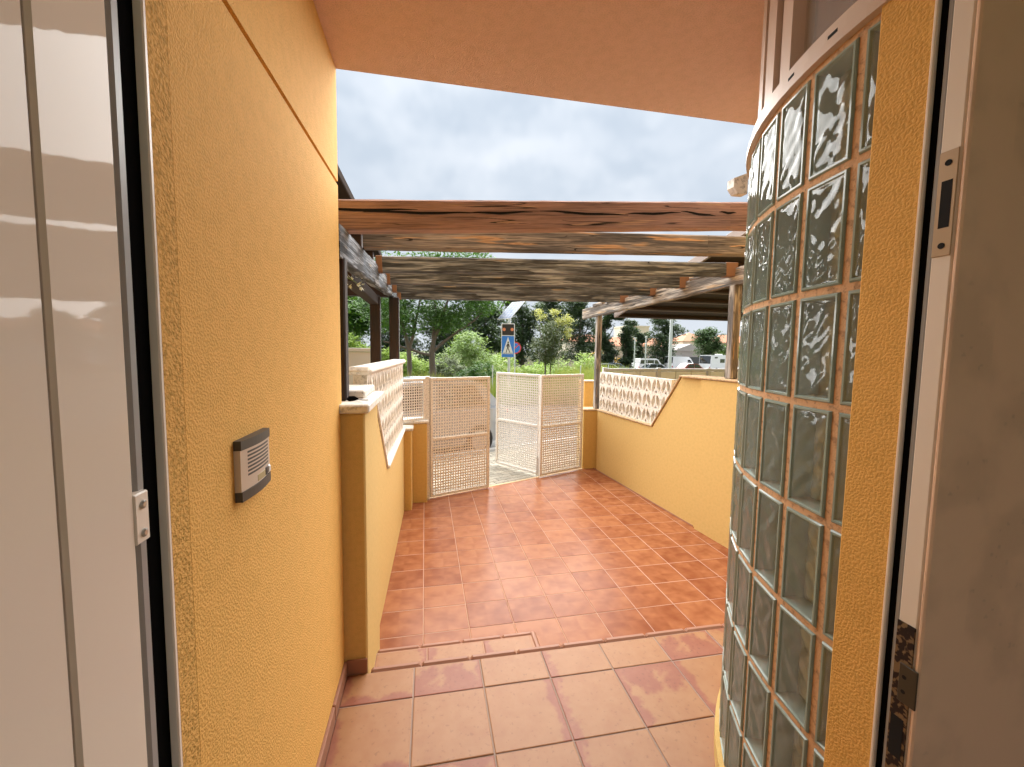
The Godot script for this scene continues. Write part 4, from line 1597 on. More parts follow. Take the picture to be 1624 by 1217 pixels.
# ---------------------------------------------------------------- plants
# crown: list of [centre, radii] lobes filled with leaf clumps
func crown_mesh(lobes: Array, clumps: int, per: int, size: float, spread: float, tints: Array, aspect: float, seed_: int, shell := 0.55) -> MB:
	var b := MB.new()
	rng.seed = seed_
	for k in clumps:
		var lb: Array = lobes[rng.randi() % lobes.size()]
		var d := Vector3(rng.randfn(), rng.randfn(), rng.randfn()).normalized()
		var r := lerpf(shell, 1.0, rng.randf()) if rng.randf() < 0.8 else rng.randf()
		var c: Vector3 = lb[0] + d * r * (lb[1] as Vector3)
		var t0: Color = tints[0].lerp(tints[1], rng.randf())
		for m in per:
			var p := c + Vector3(rng.randfn(), rng.randfn() * 0.6, rng.randfn()) * spread
			var u := Vector3(rng.randf_range(-1, 1), rng.randf_range(-0.6, 0.5), rng.randf_range(-1, 1)).normalized()
			var w := u.cross(Vector3(rng.randf_range(-0.5, 0.5), 1, rng.randf_range(-0.5, 0.5))).normalized()
			var s := size * rng.randf_range(0.6, 1.3)
			b.col = t0.lerp(tints[rng.randi() % tints.size()], 0.35)
			var nn := u.cross(w)
			b.poly([p - u * s, p + w * s * aspect + nn * s * 0.15, p + u * s, p - w * s * aspect + nn * s * 0.15], Vector3.UP)
	return b

func limb(b: MB, p: Vector3, q: Vector3, r0: float, r1: float, wob: float, sides := 7) -> void:
	var pts := []
	var rad := []
	for i in 6:
		var u := i / 5.0
		var off := Vector3(rng.randf_range(-wob, wob), rng.randf_range(-wob, wob) * 0.5, rng.randf_range(-wob, wob)) * (1.0 if i > 0 and i < 5 else 0.0)
		pts.append(p.lerp(q, u) + off)
		rad.append(lerpf(r0, r1, u))
	b.tube(pts, rad, sides)

func tree(called: String, label: String, group: String, at: Vector3, limbs: Array, lobes: Array, clumps: int, per: int, size: float, spread: float, tints: Array, aspect: float, seed_: int) -> Node3D:
	var t := thing(called, label, "tree" if called.contains("tree") else "bush", group, at)
	rng.seed = seed_ + 1000
	if limbs.size() > 0:
		var b := MB.new()
		for l in limbs:
			limb(b, l[0], l[1], l[2], l[3], l[4])
		put(t, "trunk", b, M.bark)
	put(t, "crown", crown_mesh(lobes, clumps, per, size, spread, tints, aspect, seed_), M.leaf)
	return t

func build_plants() -> void:
	var mid := [Color(0.075, 0.175, 0.035), Color(0.12, 0.25, 0.055), Color(0.05, 0.12, 0.026)]
	var dark := [Color(0.055, 0.095, 0.048), Color(0.085, 0.13, 0.062), Color(0.038, 0.066, 0.035)]
	var light := [Color(0.28, 0.42, 0.07), Color(0.38, 0.50, 0.11), Color(0.19, 0.32, 0.05)]
	var olive := [Color(0.085, 0.12, 0.05), Color(0.12, 0.15, 0.06), Color(0.06, 0.09, 0.035)]
	var y := land(-19)
	# twin-stemmed street tree left of the sign
	tree("street_tree", "forked street tree with feathery dark green crown behind the closed gate", "trees beyond the street", Vector3(-0.05, y, -19.0),
		[[Vector3(0.25, 0, 0), Vector3(0.15, 2.2, 0), 0.17, 0.13, 0.02], [Vector3(0.15, 2.2, 0), Vector3(0.9, 4.6, 0.2), 0.11, 0.04, 0.08], [Vector3(0.15, 2.1, 0), Vector3(2.4, 4.0, 0.3), 0.08, 0.03, 0.08], [Vector3(0.1, 2.0, 0), Vector3(-1.9, 2.6, 0.2), 0.07, 0.03, 0.06],
			[Vector3(-0.75, 0, 0.2), Vector3(-0.85, 2.3, 0.1), 0.12, 0.10, 0.02], [Vector3(-0.85, 2.3, 0.1), Vector3(-1.5, 4.6, 0), 0.09, 0.03, 0.08], [Vector3(-0.85, 2.2, 0.1), Vector3(-0.2, 5.0, -0.2), 0.08, 0.03, 0.08], [Vector3(0.2, 2.6, 0), Vector3(0.4, 5.6, 0), 0.08, 0.03, 0.08]],
		[[Vector3(-2.0, 4.4, 0), Vector3(1.6, 1.1, 1.4)], [Vector3(0.2, 5.2, 0), Vector3(1.7, 1.5, 1.4)], [Vector3(2.0, 4.5, 0.2), Vector3(1.2, 0.9, 1.2)], [Vector3(-0.8, 3.6, 0.3), Vector3(1.3, 0.8, 1.2)], [Vector3(0.9, 3.6, 0), Vector3(0.9, 0.55, 1.0)], [Vector3(-1.2, 6.0, 0), Vector3(1.6, 0.9, 1.2)], [Vector3(1.2, 6.2, 0), Vector3(1.5, 0.8, 1.2)]],
		520, 26, 0.095, 0.22, mid, 0.42, 501)
	tree("dense_tree", "dense green tree beyond the left dark posts", "trees beyond the street", Vector3(-5.6, land(-30), -30.0),
		[[Vector3(0, 0, 0), Vector3(0, 4, 0), 0.2, 0.1, 0.1]],
		[[Vector3(-0.4, 4.6, 0), Vector3(2.6, 1.8, 2)], [Vector3(1.6, 5.6, 0), Vector3(2.2, 1.8, 2)], [Vector3(-2.4, 6, 0), Vector3(2.2, 2, 2)]],
		560, 30, 0.15, 0.34, [mid[0], mid[2], mid[0]], 0.5, 502)
	# light bushes
	tree("leafy_bush", "feathery light green bush behind the closed gate leaf", "bushes in the meadow", Vector3(2.0, land(-24), -24.0), [],
		[[Vector3(-0.3, 1.6, 0), Vector3(1.3, 1.2, 1.0)], [Vector3(0.9, 1.5, 0), Vector3(1.1, 1.0, 1.0)], [Vector3(0.2, 2.6, 0), Vector3(0.9, 0.8, 0.8)]], 240, 26, 0.12, 0.2, [Color(0.22, 0.36, 0.08), Color(0.30, 0.40, 0.14), Color(0.09, 0.16, 0.04)], 0.22, 503)
	tree("leafy_bush", "low dark green bush right of the tree trunks", "bushes in the meadow", Vector3(1.75, land(-19), -18.6), [],
		[[Vector3(0, 0.9, 0), Vector3(0.85, 0.6, 0.7)], [Vector3(0.5, 1.2, 0), Vector3(0.6, 0.5, 0.6)]], 80, 24, 0.08, 0.13, mid, 0.4, 504)
	tree("spiky_bush", "spiky grey-green bush beside the low dark bush", "bushes in the meadow", Vector3(0.95, land(-20), -20.5), [],
		[[Vector3(0, 1.1, 0), Vector3(0.7, 1.0, 0.6)]], 60, 18, 0.22, 0.12, olive, 0.07, 505)
	tree("reed_bush", "bright yellow-green reeds behind the left dark posts", "bushes in the meadow", Vector3(-4.1, land(-27), -27.0), [],
		[[Vector3(-1.8, 1.6, 0), Vector3(1.3, 1.5, 0.8)], [Vector3(0.3, 1.5, 0), Vector3(1.4, 1.3, 0.8)], [Vector3(2.0, 1.3, 0), Vector3(1.2, 1.1, 0.8)], [Vector3(-0.8, 2.1, 0), Vector3(1.0, 1.2, 0.8)]], 420, 26, 0.17, 0.2, light, 0.18, 506)
	tree("reed_bush", "yellow-green brush between the tree trunks and the reeds", "bushes in the meadow", Vector3(-0.4, land(-26), -27.5), [],
		[[Vector3(-1.0, 1.0, 0), Vector3(1.4, 1.0, 0.8)], [Vector3(1.0, 0.9, 0), Vector3(1.2, 0.9, 0.8)]], 260, 26, 0.15, 0.2, light, 0.18, 507)
	tree("leafy_bush", "mid-green bush under the crossing sign", "bushes in the meadow", Vector3(5.6, land(-28), -28.0), [],
		[[Vector3(-0.9, 1.2, 0), Vector3(1.4, 1.0, 0.9)], [Vector3(1.4, 0.9, 0), Vector3(1.4, 0.8, 0.9)]], 150, 20, 0.11, 0.2, [light[2], light[1], light[0]], 0.3, 508)
	tree("leafy_bush", "tall reedy shrubs left of the gate post", "bushes in the meadow", Vector3(10.6, land(-30), -30.0), [],
		[[Vector3(-1.5, 1.0, 0), Vector3(1.5, 1.1, 0.9)], [Vector3(1.0, 1.2, 0), Vector3(1.3, 1.3, 0.9)]], 170, 20, 0.15, 0.2, [light[2], light[1], light[0]], 0.16, 509)
	# young tree with pale flower heads
	var yt := tree("young_tree", "young tree with pale yellow flower heads right of the sign", "trees beyond the street", Vector3(6.0, land(-21), -21.0),
		[[Vector3(-0.15, 0, 0), Vector3(-0.1, 2.2, 0), 0.05, 0.04, 0.02], [Vector3(0.1, 0, 0), Vector3(0.25, 2.4, 0), 0.04, 0.03, 0.03], [Vector3(-0.1, 2.2, 0), Vector3(-0.5, 3.6, 0), 0.035, 0.015, 0.05], [Vector3(0.25, 2.4, 0), Vector3(0.7, 3.9, 0), 0.03, 0.012, 0.05]],
		[[Vector3(0, 2.6, 0), Vector3(0.95, 0.6, 0.7)], [Vector3(0.2, 3.3, 0), Vector3(0.9, 0.7, 0.7)], [Vector3(0.1, 2.0, 0), Vector3(0.6, 0.4, 0.5)]], 200, 20, 0.075, 0.16, olive, 0.4, 510)
	var fh := [[Vector3(-0.45, 4.1, 0.2), Vector3(0.28, 0.32, 0.2)], [Vector3(0.25, 4.25, 0.2), Vector3(0.35, 0.28, 0.2)], [Vector3(0.95, 3.9, 0.2), Vector3(0.3, 0.3, 0.2)], [Vector3(1.0, 3.3, 0.2), Vector3(0.2, 0.35, 0.2)], [Vector3(0.5, 3.75, 0.3), Vector3(0.3, 0.25, 0.2)]]
	for k in fh.size():
		var hd := put(yt, "flower_head", crown_mesh([fh[k]], 16, 20, 0.05, 0.09, [Color(0.55, 0.56, 0.20), Color(0.66, 0.66, 0.32), Color(0.42, 0.46, 0.15)], 0.45, 511 + k, 0.2), M.leaf)
		hd.set_meta("kind", "stuff")

	# dark row of trees along the far edge
	var far := [
		[6.0, -46.0, 8.6, 2.6, 0, "rounded dark tree behind the solar panel"],
		[1.8, -48.0, 7.4, 2.8, 0, "dark tree seen between the street tree and the sign"],
		[-3.4, -49.0, 7.0, 2.9, 0, "dark tree seen between the two dark posts"],
		[-9.6, -50.0, 7.6, 3.0, 0, "dark tree at the far left of the meadow"],
		[11.5, -52.0, 9.6, 2.8, 0, "broad dark tree behind the young flowering tree"],
		[16.0, -54.0, 10.0, 2.7, 0, "tall dark pine right of the flowering tree"],
		[20.2, -55.0, 10.0, 2.6, 0, "dark pine just left of the grey pergola post"],
		[24.8, -57.0, 9.0, 2.0, 1, "dark pine seen behind the grey pergola post"],
		[27.6, -56.0, 8.0, 1.3, 1, "narrow dark cypress in front of the beige wall"],
		[39.0, -65.0, 8.6, 2.9, 0, "large dark tree behind the lamp post"],
		[34.6, -66.0, 6.6, 1.4, 1, "slender dark tree left of the lamp post"],
		[52.5, -72.0, 7.2, 2.9, 2, "open umbrella-crowned pine at the car park wall"]]
	var si := 600
	for f in far:
		var p := Vector3(f[0], -1.3, f[1])
		var H: float = f[2]
		var R: float = f[3]
		var lobes := []
		rng.seed = si
		var nl := 9
		for k in nl:
			var u := float(k) / (nl - 1)
			var rr := R * (0.55 + 0.55 * sin(PI * (0.25 + 0.65 * u))) * rng.randf_range(0.55, 0.85)
			var yy := lerpf(H * 0.22, H * 0.98, u)
			if f[4] == 1:
				yy = lerpf(H * 0.1, H, u)
				rr = R * (1.0 - 0.6 * u) * rng.randf_range(0.5, 0.8)
			if f[4] == 2:
				yy = lerpf(H * 0.45, H * 0.98, u)
			var off := Vector3(rng.randf_range(-1, 1), 0, rng.randf_range(-1, 1)) * (R - rr * 0.6) * 0.75
			lobes.append([Vector3(off.x, yy, off.z), Vector3(rr, rr * 0.62, rr)])
		tree("dark_tree", f[5], "dark trees along the car park", p, [[Vector3.ZERO, Vector3(0, H * 0.85, 0), 0.3, 0.08, 0.12], [Vector3(0, H * 0.4, 0), Vector3(R * 0.7, H * 0.75, 0), 0.1, 0.04, 0.1], [Vector3(0, H * 0.35, 0), Vector3(-R * 0.7, H * 0.7, 0), 0.1, 0.04, 0.1]], lobes, 380, 24, 0.22, 0.32, dark if f[4] < 2 else [dark[1], mid[2], olive[2]], 0.45, si)
		si += 7
	tree("round_bush", "bright green bush beside the umbrella-crowned pine", "bushes in the meadow", Vector3(59.0, -1.3, -76.0), [],
		[[Vector3(0, 3.2, 0), Vector3(2.2, 1.8, 1.5)], [Vector3(2.4, 3.0, 0), Vector3(1.8, 1.6, 1.5)]], 130, 16, 0.25, 0.3, [Color(0.12, 0.22, 0.04), Color(0.17, 0.28, 0.06)], 0.5, 690)

# ---------------------------------------------------------------- street furniture
func build_signs() -> void:
	# pedestrian crossing sign with flashing lights and solar panel
	var s := thing("crossing_sign", "blue pedestrian crossing sign with two amber lights and solar panel", "road sign")
	var yb := land(-19)
	s.transform = Transform3D(Basis(Vector3.UP, deg_to_rad(-8)), Vector3(3.53, 0, -19.0))
	var b := MB.new()
	b.cyl(Vector3(0.06, yb, -0.07), Vector3(0.06, 3.12, -0.07), 0.06, 12)
	put(s, "pole", b, M.pole_grey)
	# rounded white back plate
	var rr := func(w: float, h: float, r: float, cy: float) -> PackedVector2Array:
		var pl := PackedVector2Array()
		for q in [[1, 1, 0], [-1, 1, 90], [-1, -1, 180], [1, -1, 270]]:
			for k in 5:
				var an := deg_to_rad(q[2] + 22.5 * k)
				pl.append(Vector2(q[0] * (w / 2 - r) + r * cos(an), cy + q[1] * (h / 2 - r) + r * sin(an)))
		return pl
	b = MB.new()
	b.prism(rr.call(0.62, 1.55, 0.06, 2.09), Vector3(0, 0, -0.03), Vector3(1, 0, 0), Vector3.UP, Vector3(0, 0, 1), 0.03)
	put(s, "plate", b, M.sign_white)
	b = MB.new()
	b.prism(rr.call(0.54, 0.50, 0.03, 2.575), Vector3(0, 0, 0.002), Vector3(1, 0, 0), Vector3.UP, Vector3(0, 0, 1), 0.012)
	put(s, "lamp_panel", b, M.sign_black)
	for x in [-0.185, 0.185]:
		b = MB.new()
		b.cyl(Vector3(x, 2.585, 0.012), Vector3(x, 2.585, 0.035), 0.075, 16)
		put(s, "amber_light", b, M.amber_lens)
	b = MB.new()
	b.prism(rr.call(0.56, 0.86, 0.03, 1.86), Vector3(0, 0, 0.002), Vector3(1, 0, 0), Vector3.UP, Vector3(0, 0, 1), 0.006)
	var panel := put(s, "blue_panel", b, M.sign_blue)
	b = MB.new()
	b.prism(PackedVector2Array([Vector2(-0.25, 1.47), Vector2(0.25, 1.47), Vector2(0, 2.25)]), Vector3(0, 0, 0.0085), Vector3(1, 0, 0), Vector3.UP, Vector3(0, 0, 1), 0.003)
	put(panel, "white_triangle", b, M.sign_white)
	# walking figure and the zebra stripes under it
	b = MB.new()
	var fz := 0.012
	b.cyl(Vector3(0.01, 2.0, fz), Vector3(0.01, 2.0, fz + 0.002), 0.036, 12)
	for q in [[Vector2(-0.035, 1.74), Vector2(0.03, 1.74), Vector2(0.045, 1.95), Vector2(-0.025, 1.95)], [Vector2(-0.035, 1.742), Vector2(-0.10, 1.53), Vector2(-0.065, 1.53), Vector2(0.0, 1.742)], [Vector2(-0.005, 1.742), Vector2(0.07, 1.53), Vector2(0.105, 1.53), Vector2(0.03, 1.742)], [Vector2(0.04, 1.94), Vector2(0.10, 1.78), Vector2(0.08, 1.77), Vector2(0.03, 1.88)], [Vector2(-0.025, 1.94), Vector2(-0.085, 1.80), Vector2(-0.065, 1.79), Vector2(-0.03, 1.86)]]:
		b.prism(PackedVector2Array(q), Vector3(0, 0, fz), Vector3(1, 0, 0), Vector3.UP, Vector3(0, 0, 1), 0.002)
	put(panel, "walking_figure", b, M.sign_black)
	for k in 5:
		b = MB.new()
		var x := -0.19 + k * 0.09
		b.prism(PackedVector2Array([Vector2(x, 1.485), Vector2(x + 0.045, 1.485), Vector2(x + 0.035, 1.525), Vector2(x + 0.005, 1.525)]), Vector3(0, 0, fz), Vector3(1, 0, 0), Vector3.UP, Vector3(0, 0, 1), 0.002)
		put(panel, "zebra_stripe", b, M.sign_black)
	b = MB.new()
	b.prism(rr.call(0.56, 0.10, 0.03, 1.375), Vector3(0, 0, 0.002), Vector3(1, 0, 0), Vector3.UP, Vector3(0, 0, 1), 0.006)
	put(s, "blue_strip", b, M.sign_blue)
	# solar panel, tilted on a short arm
	var bl := Vector3(-0.52, 3.02, 0.15)
	var br := Vector3(0.08, 3.06, 0.30)
	var up := Vector3(0.70, 0.86, -0.65)
	b = MB.new()
	var nrm := (br - bl).cross(up).normalized()
	b.poly([bl, br, br + up, bl + up], nrm)
	b.poly([bl - nrm * 0.03, br - nrm * 0.03, br + up - nrm * 0.03, bl + up - nrm * 0.03], -nrm)
	for q in [[bl, br], [br, br + up], [br + up, bl + up], [bl + up, bl]]:
		b.poly([q[0], q[1], q[1] - nrm * 0.03, q[0] - nrm * 0.03], (q[0] + q[1]) * 0.5 - (bl + br + up) * 0.5)
	var sp := put(s, "solar_panel", b, M.pole_grey)
	for i in 4:
		for j in 7:
			b = MB.new()
			var o := bl + (br - bl) * (0.04 + 0.235 * i) + up * (0.025 + 0.137 * j) + nrm * 0.004
			b.poly([o, o + (br - bl) * 0.22, o + (br - bl) * 0.22 + up * 0.13, o + up * 0.13], nrm)
			put(sp, "solar_cell", b, M.solar_cell)
	b = MB.new()
	b.cyl(Vector3(0.06, 3.10, -0.07), Vector3(0.12, 3.45, -0.12), 0.03, 8)
	put(s, "bracket", b, M.pole_grey)
	# round no-parking sign behind it
	var np := thing("no_parking_sign", "round blue and red no parking sign behind the crossing sign", "road sign")
	np.position = Vector3(4.14, -0.04, -20.3)
	b = MB.new()
	b.cyl(Vector3(0, land(-20), -0.04), Vector3(0, 2.1, -0.04), 0.028, 10)
	put(np, "pole", b, M.pole_grey)
	b = MB.new()
	b.cyl(Vector3(0, 1.80, -0.01), Vector3(0, 1.80, 0.008), 0.30, 28)
	put(np, "red_rim", b, M.sign_red)
	b = MB.new()
	b.cyl(Vector3(0, 1.80, 0.009), Vector3(0, 1.80, 0.012), 0.235, 28)
	put(np, "blue_disc", b, M.sign_blue)
	for a in [45.0]:
		b = MB.new()
		b.xf = Transform3D(Basis(Vector3(0, 0, 1), deg_to_rad(a)), Vector3(0, 1.80, 0.013))
		b.box(Vector3(-0.235, -0.028, 0), Vector3(0.235, 0.028, 0.003))
		put(np, "red_bar", b, M.sign_red)
	# lamp post and two thin poles
	var lp := thing("lamp_post", "tall grey lamp post in the car park", "lamp post")
	b = MB.new()
	b.tube([Vector3(30.9, -1.3, -50), Vector3(30.9, 4.0, -50), Vector3(30.9, 9.0, -50)], [0.24, 0.2, 0.14], 12)
	put(lp, "mast", b, M.pole_grey)
	b = MB.new()
	b.tube([Vector3(30.9, 9.0, -50), Vector3(30.4, 9.4, -50), Vector3(29.4, 9.5, -50)], [0.08, 0.07, 0.06], 8)
	put(lp, "arm", b, M.pole_grey)
	b = MB.new()
	b.cbox(Vector3(28.7, 9.38, -50.15), Vector3(29.5, 9.52, -49.85), 0.05)
	put(lp, "lamp_head", b, M.pole_grey)
	for q in [[24.3, -47.0, 3.3, "thin pale pole left of the minibus"], [26.3, -48.0, 3.5, "thin grey pole at the minibus window"]]:
		var tp := thing("thin_pole", q[3], "pole", "thin poles in the car park")
		b = MB.new()
		b.cyl(Vector3(q[0], -1.3, q[1]), Vector3(q[0], q[2], q[1]), 0.07, 8)
		put(tp, "mast", b, M.pole_grey)
		b = MB.new()
		b.cbox(Vector3(q[0] - 0.12, q[2], q[1] - 0.12), Vector3(q[0] + 0.12, q[2] + 0.12, q[1] + 0.12), 0.03)
		put(tp, "pole_top", b, M.pole_grey)
	for q in [[2.6, -17.6, "thin stake near the closed gate leaf"], [8.1, -18.2, "pale stake in the grass right of the flowering tree"], [6.6, -17.8, "thin stake under the young flowering tree"]]:
		var sk := thing("meadow_stake", q[2], "stake", "stakes at the meadow edge")
		b = MB.new()
		b.tube([Vector3(q[0], land(q[1]), q[1]), Vector3(q[0] + 0.02, 0.2, q[1]), Vector3(q[0] + 0.03, 1.0, q[1])], [0.03, 0.028, 0.022], 7)
		put(sk, "shaft", b, M.pole_grey)

# ---------------------------------------------------------------- vehicles (front towards local -x)
func vehicle(called: String, label: String, category: String, group: String, at: Vector3, yaw: float, W: float, lower: Array, cabin: Array, side_win: Array, wheels: Array, wr: float, paint: Material, cab_in := 0.10) -> Node3D:
	var v := thing(called, label, category, group)
	v.transform = Transform3D(Basis(Vector3.UP, deg_to_rad(yaw)), at)
	var X := Vector3(1, 0, 0)
	var Y := Vector3.UP
	var Z := Vector3(0, 0, 1)
	# body with rounded shoulders: three layers
	var b := MB.new()
	var lo := PackedVector2Array(lower)
	b.prism(lo, Vector3(0, 0, -W / 2 + 0.05), X, Y, Z, W - 0.10)
	var shr := PackedVector2Array()
	var c := Vector2.ZERO
	for p in lo:
		c += p / lo.size()
	for p in lo:
		shr.append(c + (p - c) * Vector2(0.985, 0.95))
	b.prism(shr, Vector3(0, 0, -W / 2), X, Y, Z, W)
	put(v, "body", b, paint)
	if cabin.size() > 0:
		b = MB.new()
		var ca := PackedVector2Array(cabin)
		b.prism(ca, Vector3(0, 0, -W / 2 + cab_in), X, Y, Z, W - 2 * cab_in)
		put(v, "cabin", b, paint)
		# windscreen and rear window lie on the first and last slopes of the cabin
		for e in [[0, 1, "windscreen"], [cabin.size() - 1, cabin.size() - 2, "rear_window"]]:
			var p0: Vector2 = cabin[e[0]]
			var p1: Vector2 = cabin[e[1]]
			var t := (p1 - p0)
			var nn := Vector2(t.y, -t.x).normalized()
			if nn.dot((p0 + p1) * 0.5 - c) < 0:
				nn = -nn
			var s0 := p0 + t * 0.08 + nn * 0.012
			var s1 := p0 + t * 0.92 + nn * 0.012
			var zz := W / 2 - cab_in - 0.07
			b = MB.new()
			b.poly([Vector3(s0.x, s0.y, -zz), Vector3(s1.x, s1.y, -zz), Vector3(s1.x, s1.y, zz), Vector3(s0.x, s0.y, zz)], Vector3(nn.x, nn.y, 0))
			put(v, e[2], b, M.car_glass)
	for wv in side_win:
		for sg in [-1.0, 1.0]:
			b = MB.new()
			var inset := cab_in if cabin.size() > 0 else 0.0
			b.prism(PackedVector2Array(wv), Vector3(0, 0, sg * (W / 2 - inset) + (0.0 if sg > 0 else -0.012)), X, Y, Z, 0.012)
			put(v, "side_window", b, M.car_glass)
	for wx in wheels:
		for sg in [-1.0, 1.0]:
			b = MB.new()
			var zo: float = sg * (W / 2 - 0.10)
			b.tube([Vector3(wx, wr, zo - 0.10 * sg), Vector3(wx, wr, zo + 0.09 * sg), Vector3(wx, wr, zo + 0.112 * sg)], [wr, wr, wr * 0.9], 18)
			var ty := put(v, "wheel", b, M.tyre)
			b = MB.new()
			b.tube([Vector3(wx, wr, zo + 0.1125 * sg), Vector3(wx, wr, zo + 0.120 * sg)], [wr * 0.66, wr * 0.6], 16)
			put(ty, "rim", b, M.rim)
	var x0 := 1e9
	var x1 := -1e9
	for p in lower:
		x0 = minf(x0, p.x)
		x1 = maxf(x1, p.x)
	for sg in [-1.0, 1.0]:
		b = MB.new()
		b.cbox(Vector3(x0 - 0.012, 0.60, sg * (W / 2 - 0.22) - 0.15), Vector3(x0 + 0.10, 0.74, sg * (W / 2 - 0.22) + 0.15), 0.02)
		put(v, "headlight", b, M.lamp_clear)
		b = MB.new()
		b.cbox(Vector3(x1 - 0.06, 0.62, sg * (W / 2 - 0.16) - 0.10), Vector3(x1 + 0.012, 0.86, sg * (W / 2 - 0.16) + 0.10), 0.02)
		put(v, "tail_light", b, M.lamp_red)
	for e in [x0, x1]:
		b = MB.new()
		b.cbox(Vector3(e - 0.05, 0.26, -W / 2 + 0.04), Vector3(e + 0.05, 0.48, W / 2 - 0.04), 0.03)
		put(v, "bumper", b, M.bumper_black)
	return v

func hatch(k: float) -> Array:
	var f := func(a: Array) -> Array: return a.map(func(p): return p * k)
	return [f.call([Vector2(-2.0, 0.25), Vector2(-2.02, 0.55), Vector2(-1.85, 0.76), Vector2(-1.0, 0.90), Vector2(1.88, 0.94), Vector2(2.0, 0.72), Vector2(2.0, 0.25), Vector2(1.55, 0.24), Vector2(-1.6, 0.24)]),
		f.call([Vector2(-1.05, 0.88), Vector2(-0.28, 1.42), Vector2(0.5, 1.49), Vector2(1.35, 1.44), Vector2(1.88, 0.93)]),
		[f.call([Vector2(-0.80, 0.95), Vector2(-0.22, 1.37), Vector2(0.34, 1.41), Vector2(0.34, 0.95)]), f.call([Vector2(0.42, 0.95), Vector2(0.42, 1.41), Vector2(1.20, 1.38), Vector2(1.50, 0.97)])]]

func build_vehicles() -> void:
	var hb := hatch(1.0)
	var road := -0.455
	var p := street(0.72, 3.05, road)
	var ang := rad_to_deg(atan2(-GD.z, GD.x))
	vehicle("parked_car", "silver hatchback parked at the kerb behind the gate leaves", "car", "parked vehicles", p, ang, 1.72, hb[0], hb[1], hb[2], [-1.28, 1.28], 0.31, M.car_silver, 0.12)
	var gy := -1.28
	var van_l := [Vector2(-2.5, 0.3), Vector2(-2.52, 0.75), Vector2(-2.35, 1.05), Vector2(-1.75, 1.18), Vector2(2.45, 1.2), Vector2(2.5, 0.3)]
	var van_c := [Vector2(-1.85, 1.15), Vector2(-1.1, 1.92), Vector2(-0.7, 2.05), Vector2(2.3, 2.05), Vector2(2.46, 1.19)]
	var van_w := [[Vector2(-1.45, 1.25), Vector2(-0.95, 1.80), Vector2(-0.45, 1.82), Vector2(-0.45, 1.25)], [Vector2(-0.33, 1.25), Vector2(-0.33, 1.82), Vector2(0.95, 1.82), Vector2(0.95, 1.25)], [Vector2(1.05, 1.25), Vector2(1.05, 1.82), Vector2(2.2, 1.82), Vector2(2.3, 1.25)]]
	vehicle("minibus", "white minibus with dark side windows left of the lamp post", "van", "parked vehicles", Vector3(33.4, gy, -60.0), 192.0, 1.95, van_l, van_c, van_w, [-1.6, 1.5], 0.34, M.car_white, 0.08)
	var cargo_c := [Vector2(-1.95, 1.15), Vector2(-1.2, 2.0), Vector2(-0.7, 2.35), Vector2(2.7, 2.4), Vector2(2.78, 1.19)]
	var cargo_l := [Vector2(-2.75, 0.3), Vector2(-2.77, 0.8), Vector2(-2.6, 1.08), Vector2(-1.85, 1.2), Vector2(2.76, 1.2), Vector2(2.8, 0.3)]
	vehicle("cargo_van", "white high-roofed cargo van right of the lamp post", "van", "parked vehicles", Vector3(41.0, gy, -63.0), 194.0, 2.0, cargo_l, cargo_c, [[Vector2(-1.55, 1.27), Vector2(-1.0, 1.85), Vector2(-0.45, 1.9), Vector2(-0.45, 1.27)]], [-1.8, 1.7], 0.35, M.car_white, 0.07)
	var mh := vehicle("motorhome", "large white motorhome at the right end of the car park", "motorhome", "parked vehicles", Vector3(45.6, gy, -60.0), 196.0, 2.2, [Vector2(-3.0, 0.35), Vector2(-3.02, 1.0), Vector2(-2.5, 1.25), Vector2(-2.2, 1.25), Vector2(3.1, 1.25), Vector2(3.1, 0.35)],
		[Vector2(-2.35, 1.22), Vector2(-2.0, 1.85), Vector2(-2.5, 2.2), Vector2(-2.3, 2.62), Vector2(-1.2, 2.72), Vector2(3.0, 2.68), Vector2(3.08, 1.23)], [[Vector2(-0.2, 1.5), Vector2(-0.2, 2.1), Vector2(0.9, 2.1), Vector2(0.9, 1.5)], [Vector2(1.5, 2.2), Vector2(1.5, 2.42), Vector2(2.2, 2.42), Vector2(2.2, 2.2)], [Vector2(-1.85, 1.35), Vector2(-1.65, 1.8), Vector2(-1.2, 1.8), Vector2(-1.2, 1.35)]], [-2.0, 1.7], 0.36, M.car_white, 0.03)
	var b := MB.new()
	b.cbox(Vector3(-0.6, 2.69, -0.35), Vector3(0.4, 2.86, 0.35), 0.05)
	put(mh, "roof_vent", b, M.car_white)
	var red := hatch(1.05)
	vehicle("parked_car", "dark red car in front of the white motorhome", "car", "parked vehicles", Vector3(34.6, -1.26, -50.5), 188.0, 1.75, red[0], red[1], red[2], [-1.34, 1.34], 0.32, M.car_red, 0.12)
	vehicle("parked_car", "pale blue-grey car in front of the narrow cypress", "car", "parked vehicles", Vector3(25.6, -1.28, -54.0), 150.0, 1.75, hb[0], hb[1], hb[2], [-1.28, 1.28], 0.31, M.car_blue, 0.12)
	vehicle("parked_car", "white car half hidden by grass at the gate post", "car", "parked vehicles", Vector3(22.6, -1.28, -50.0), 165.0, 1.75, hb[0], hb[1], hb[2], [-1.28, 1.28], 0.31, M.car_white, 0.12)
	vehicle("parked_car", "silver car between the minibus and the lamp post", "car", "parked vehicles", Vector3(30.0, -1.28, -51.5), 175.0, 1.75, hb[0], hb[1], hb[2], [-1.28, 1.28], 0.31, M.car_silver, 0.12)
	# yellow excavator
	var ex := thing("excavator", "yellow excavator beside the grey pergola post", "excavator")
	ex.transform = Transform3D(Basis(Vector3.UP, deg_to_rad(10)), Vector3(30.6, gy, -66.0))
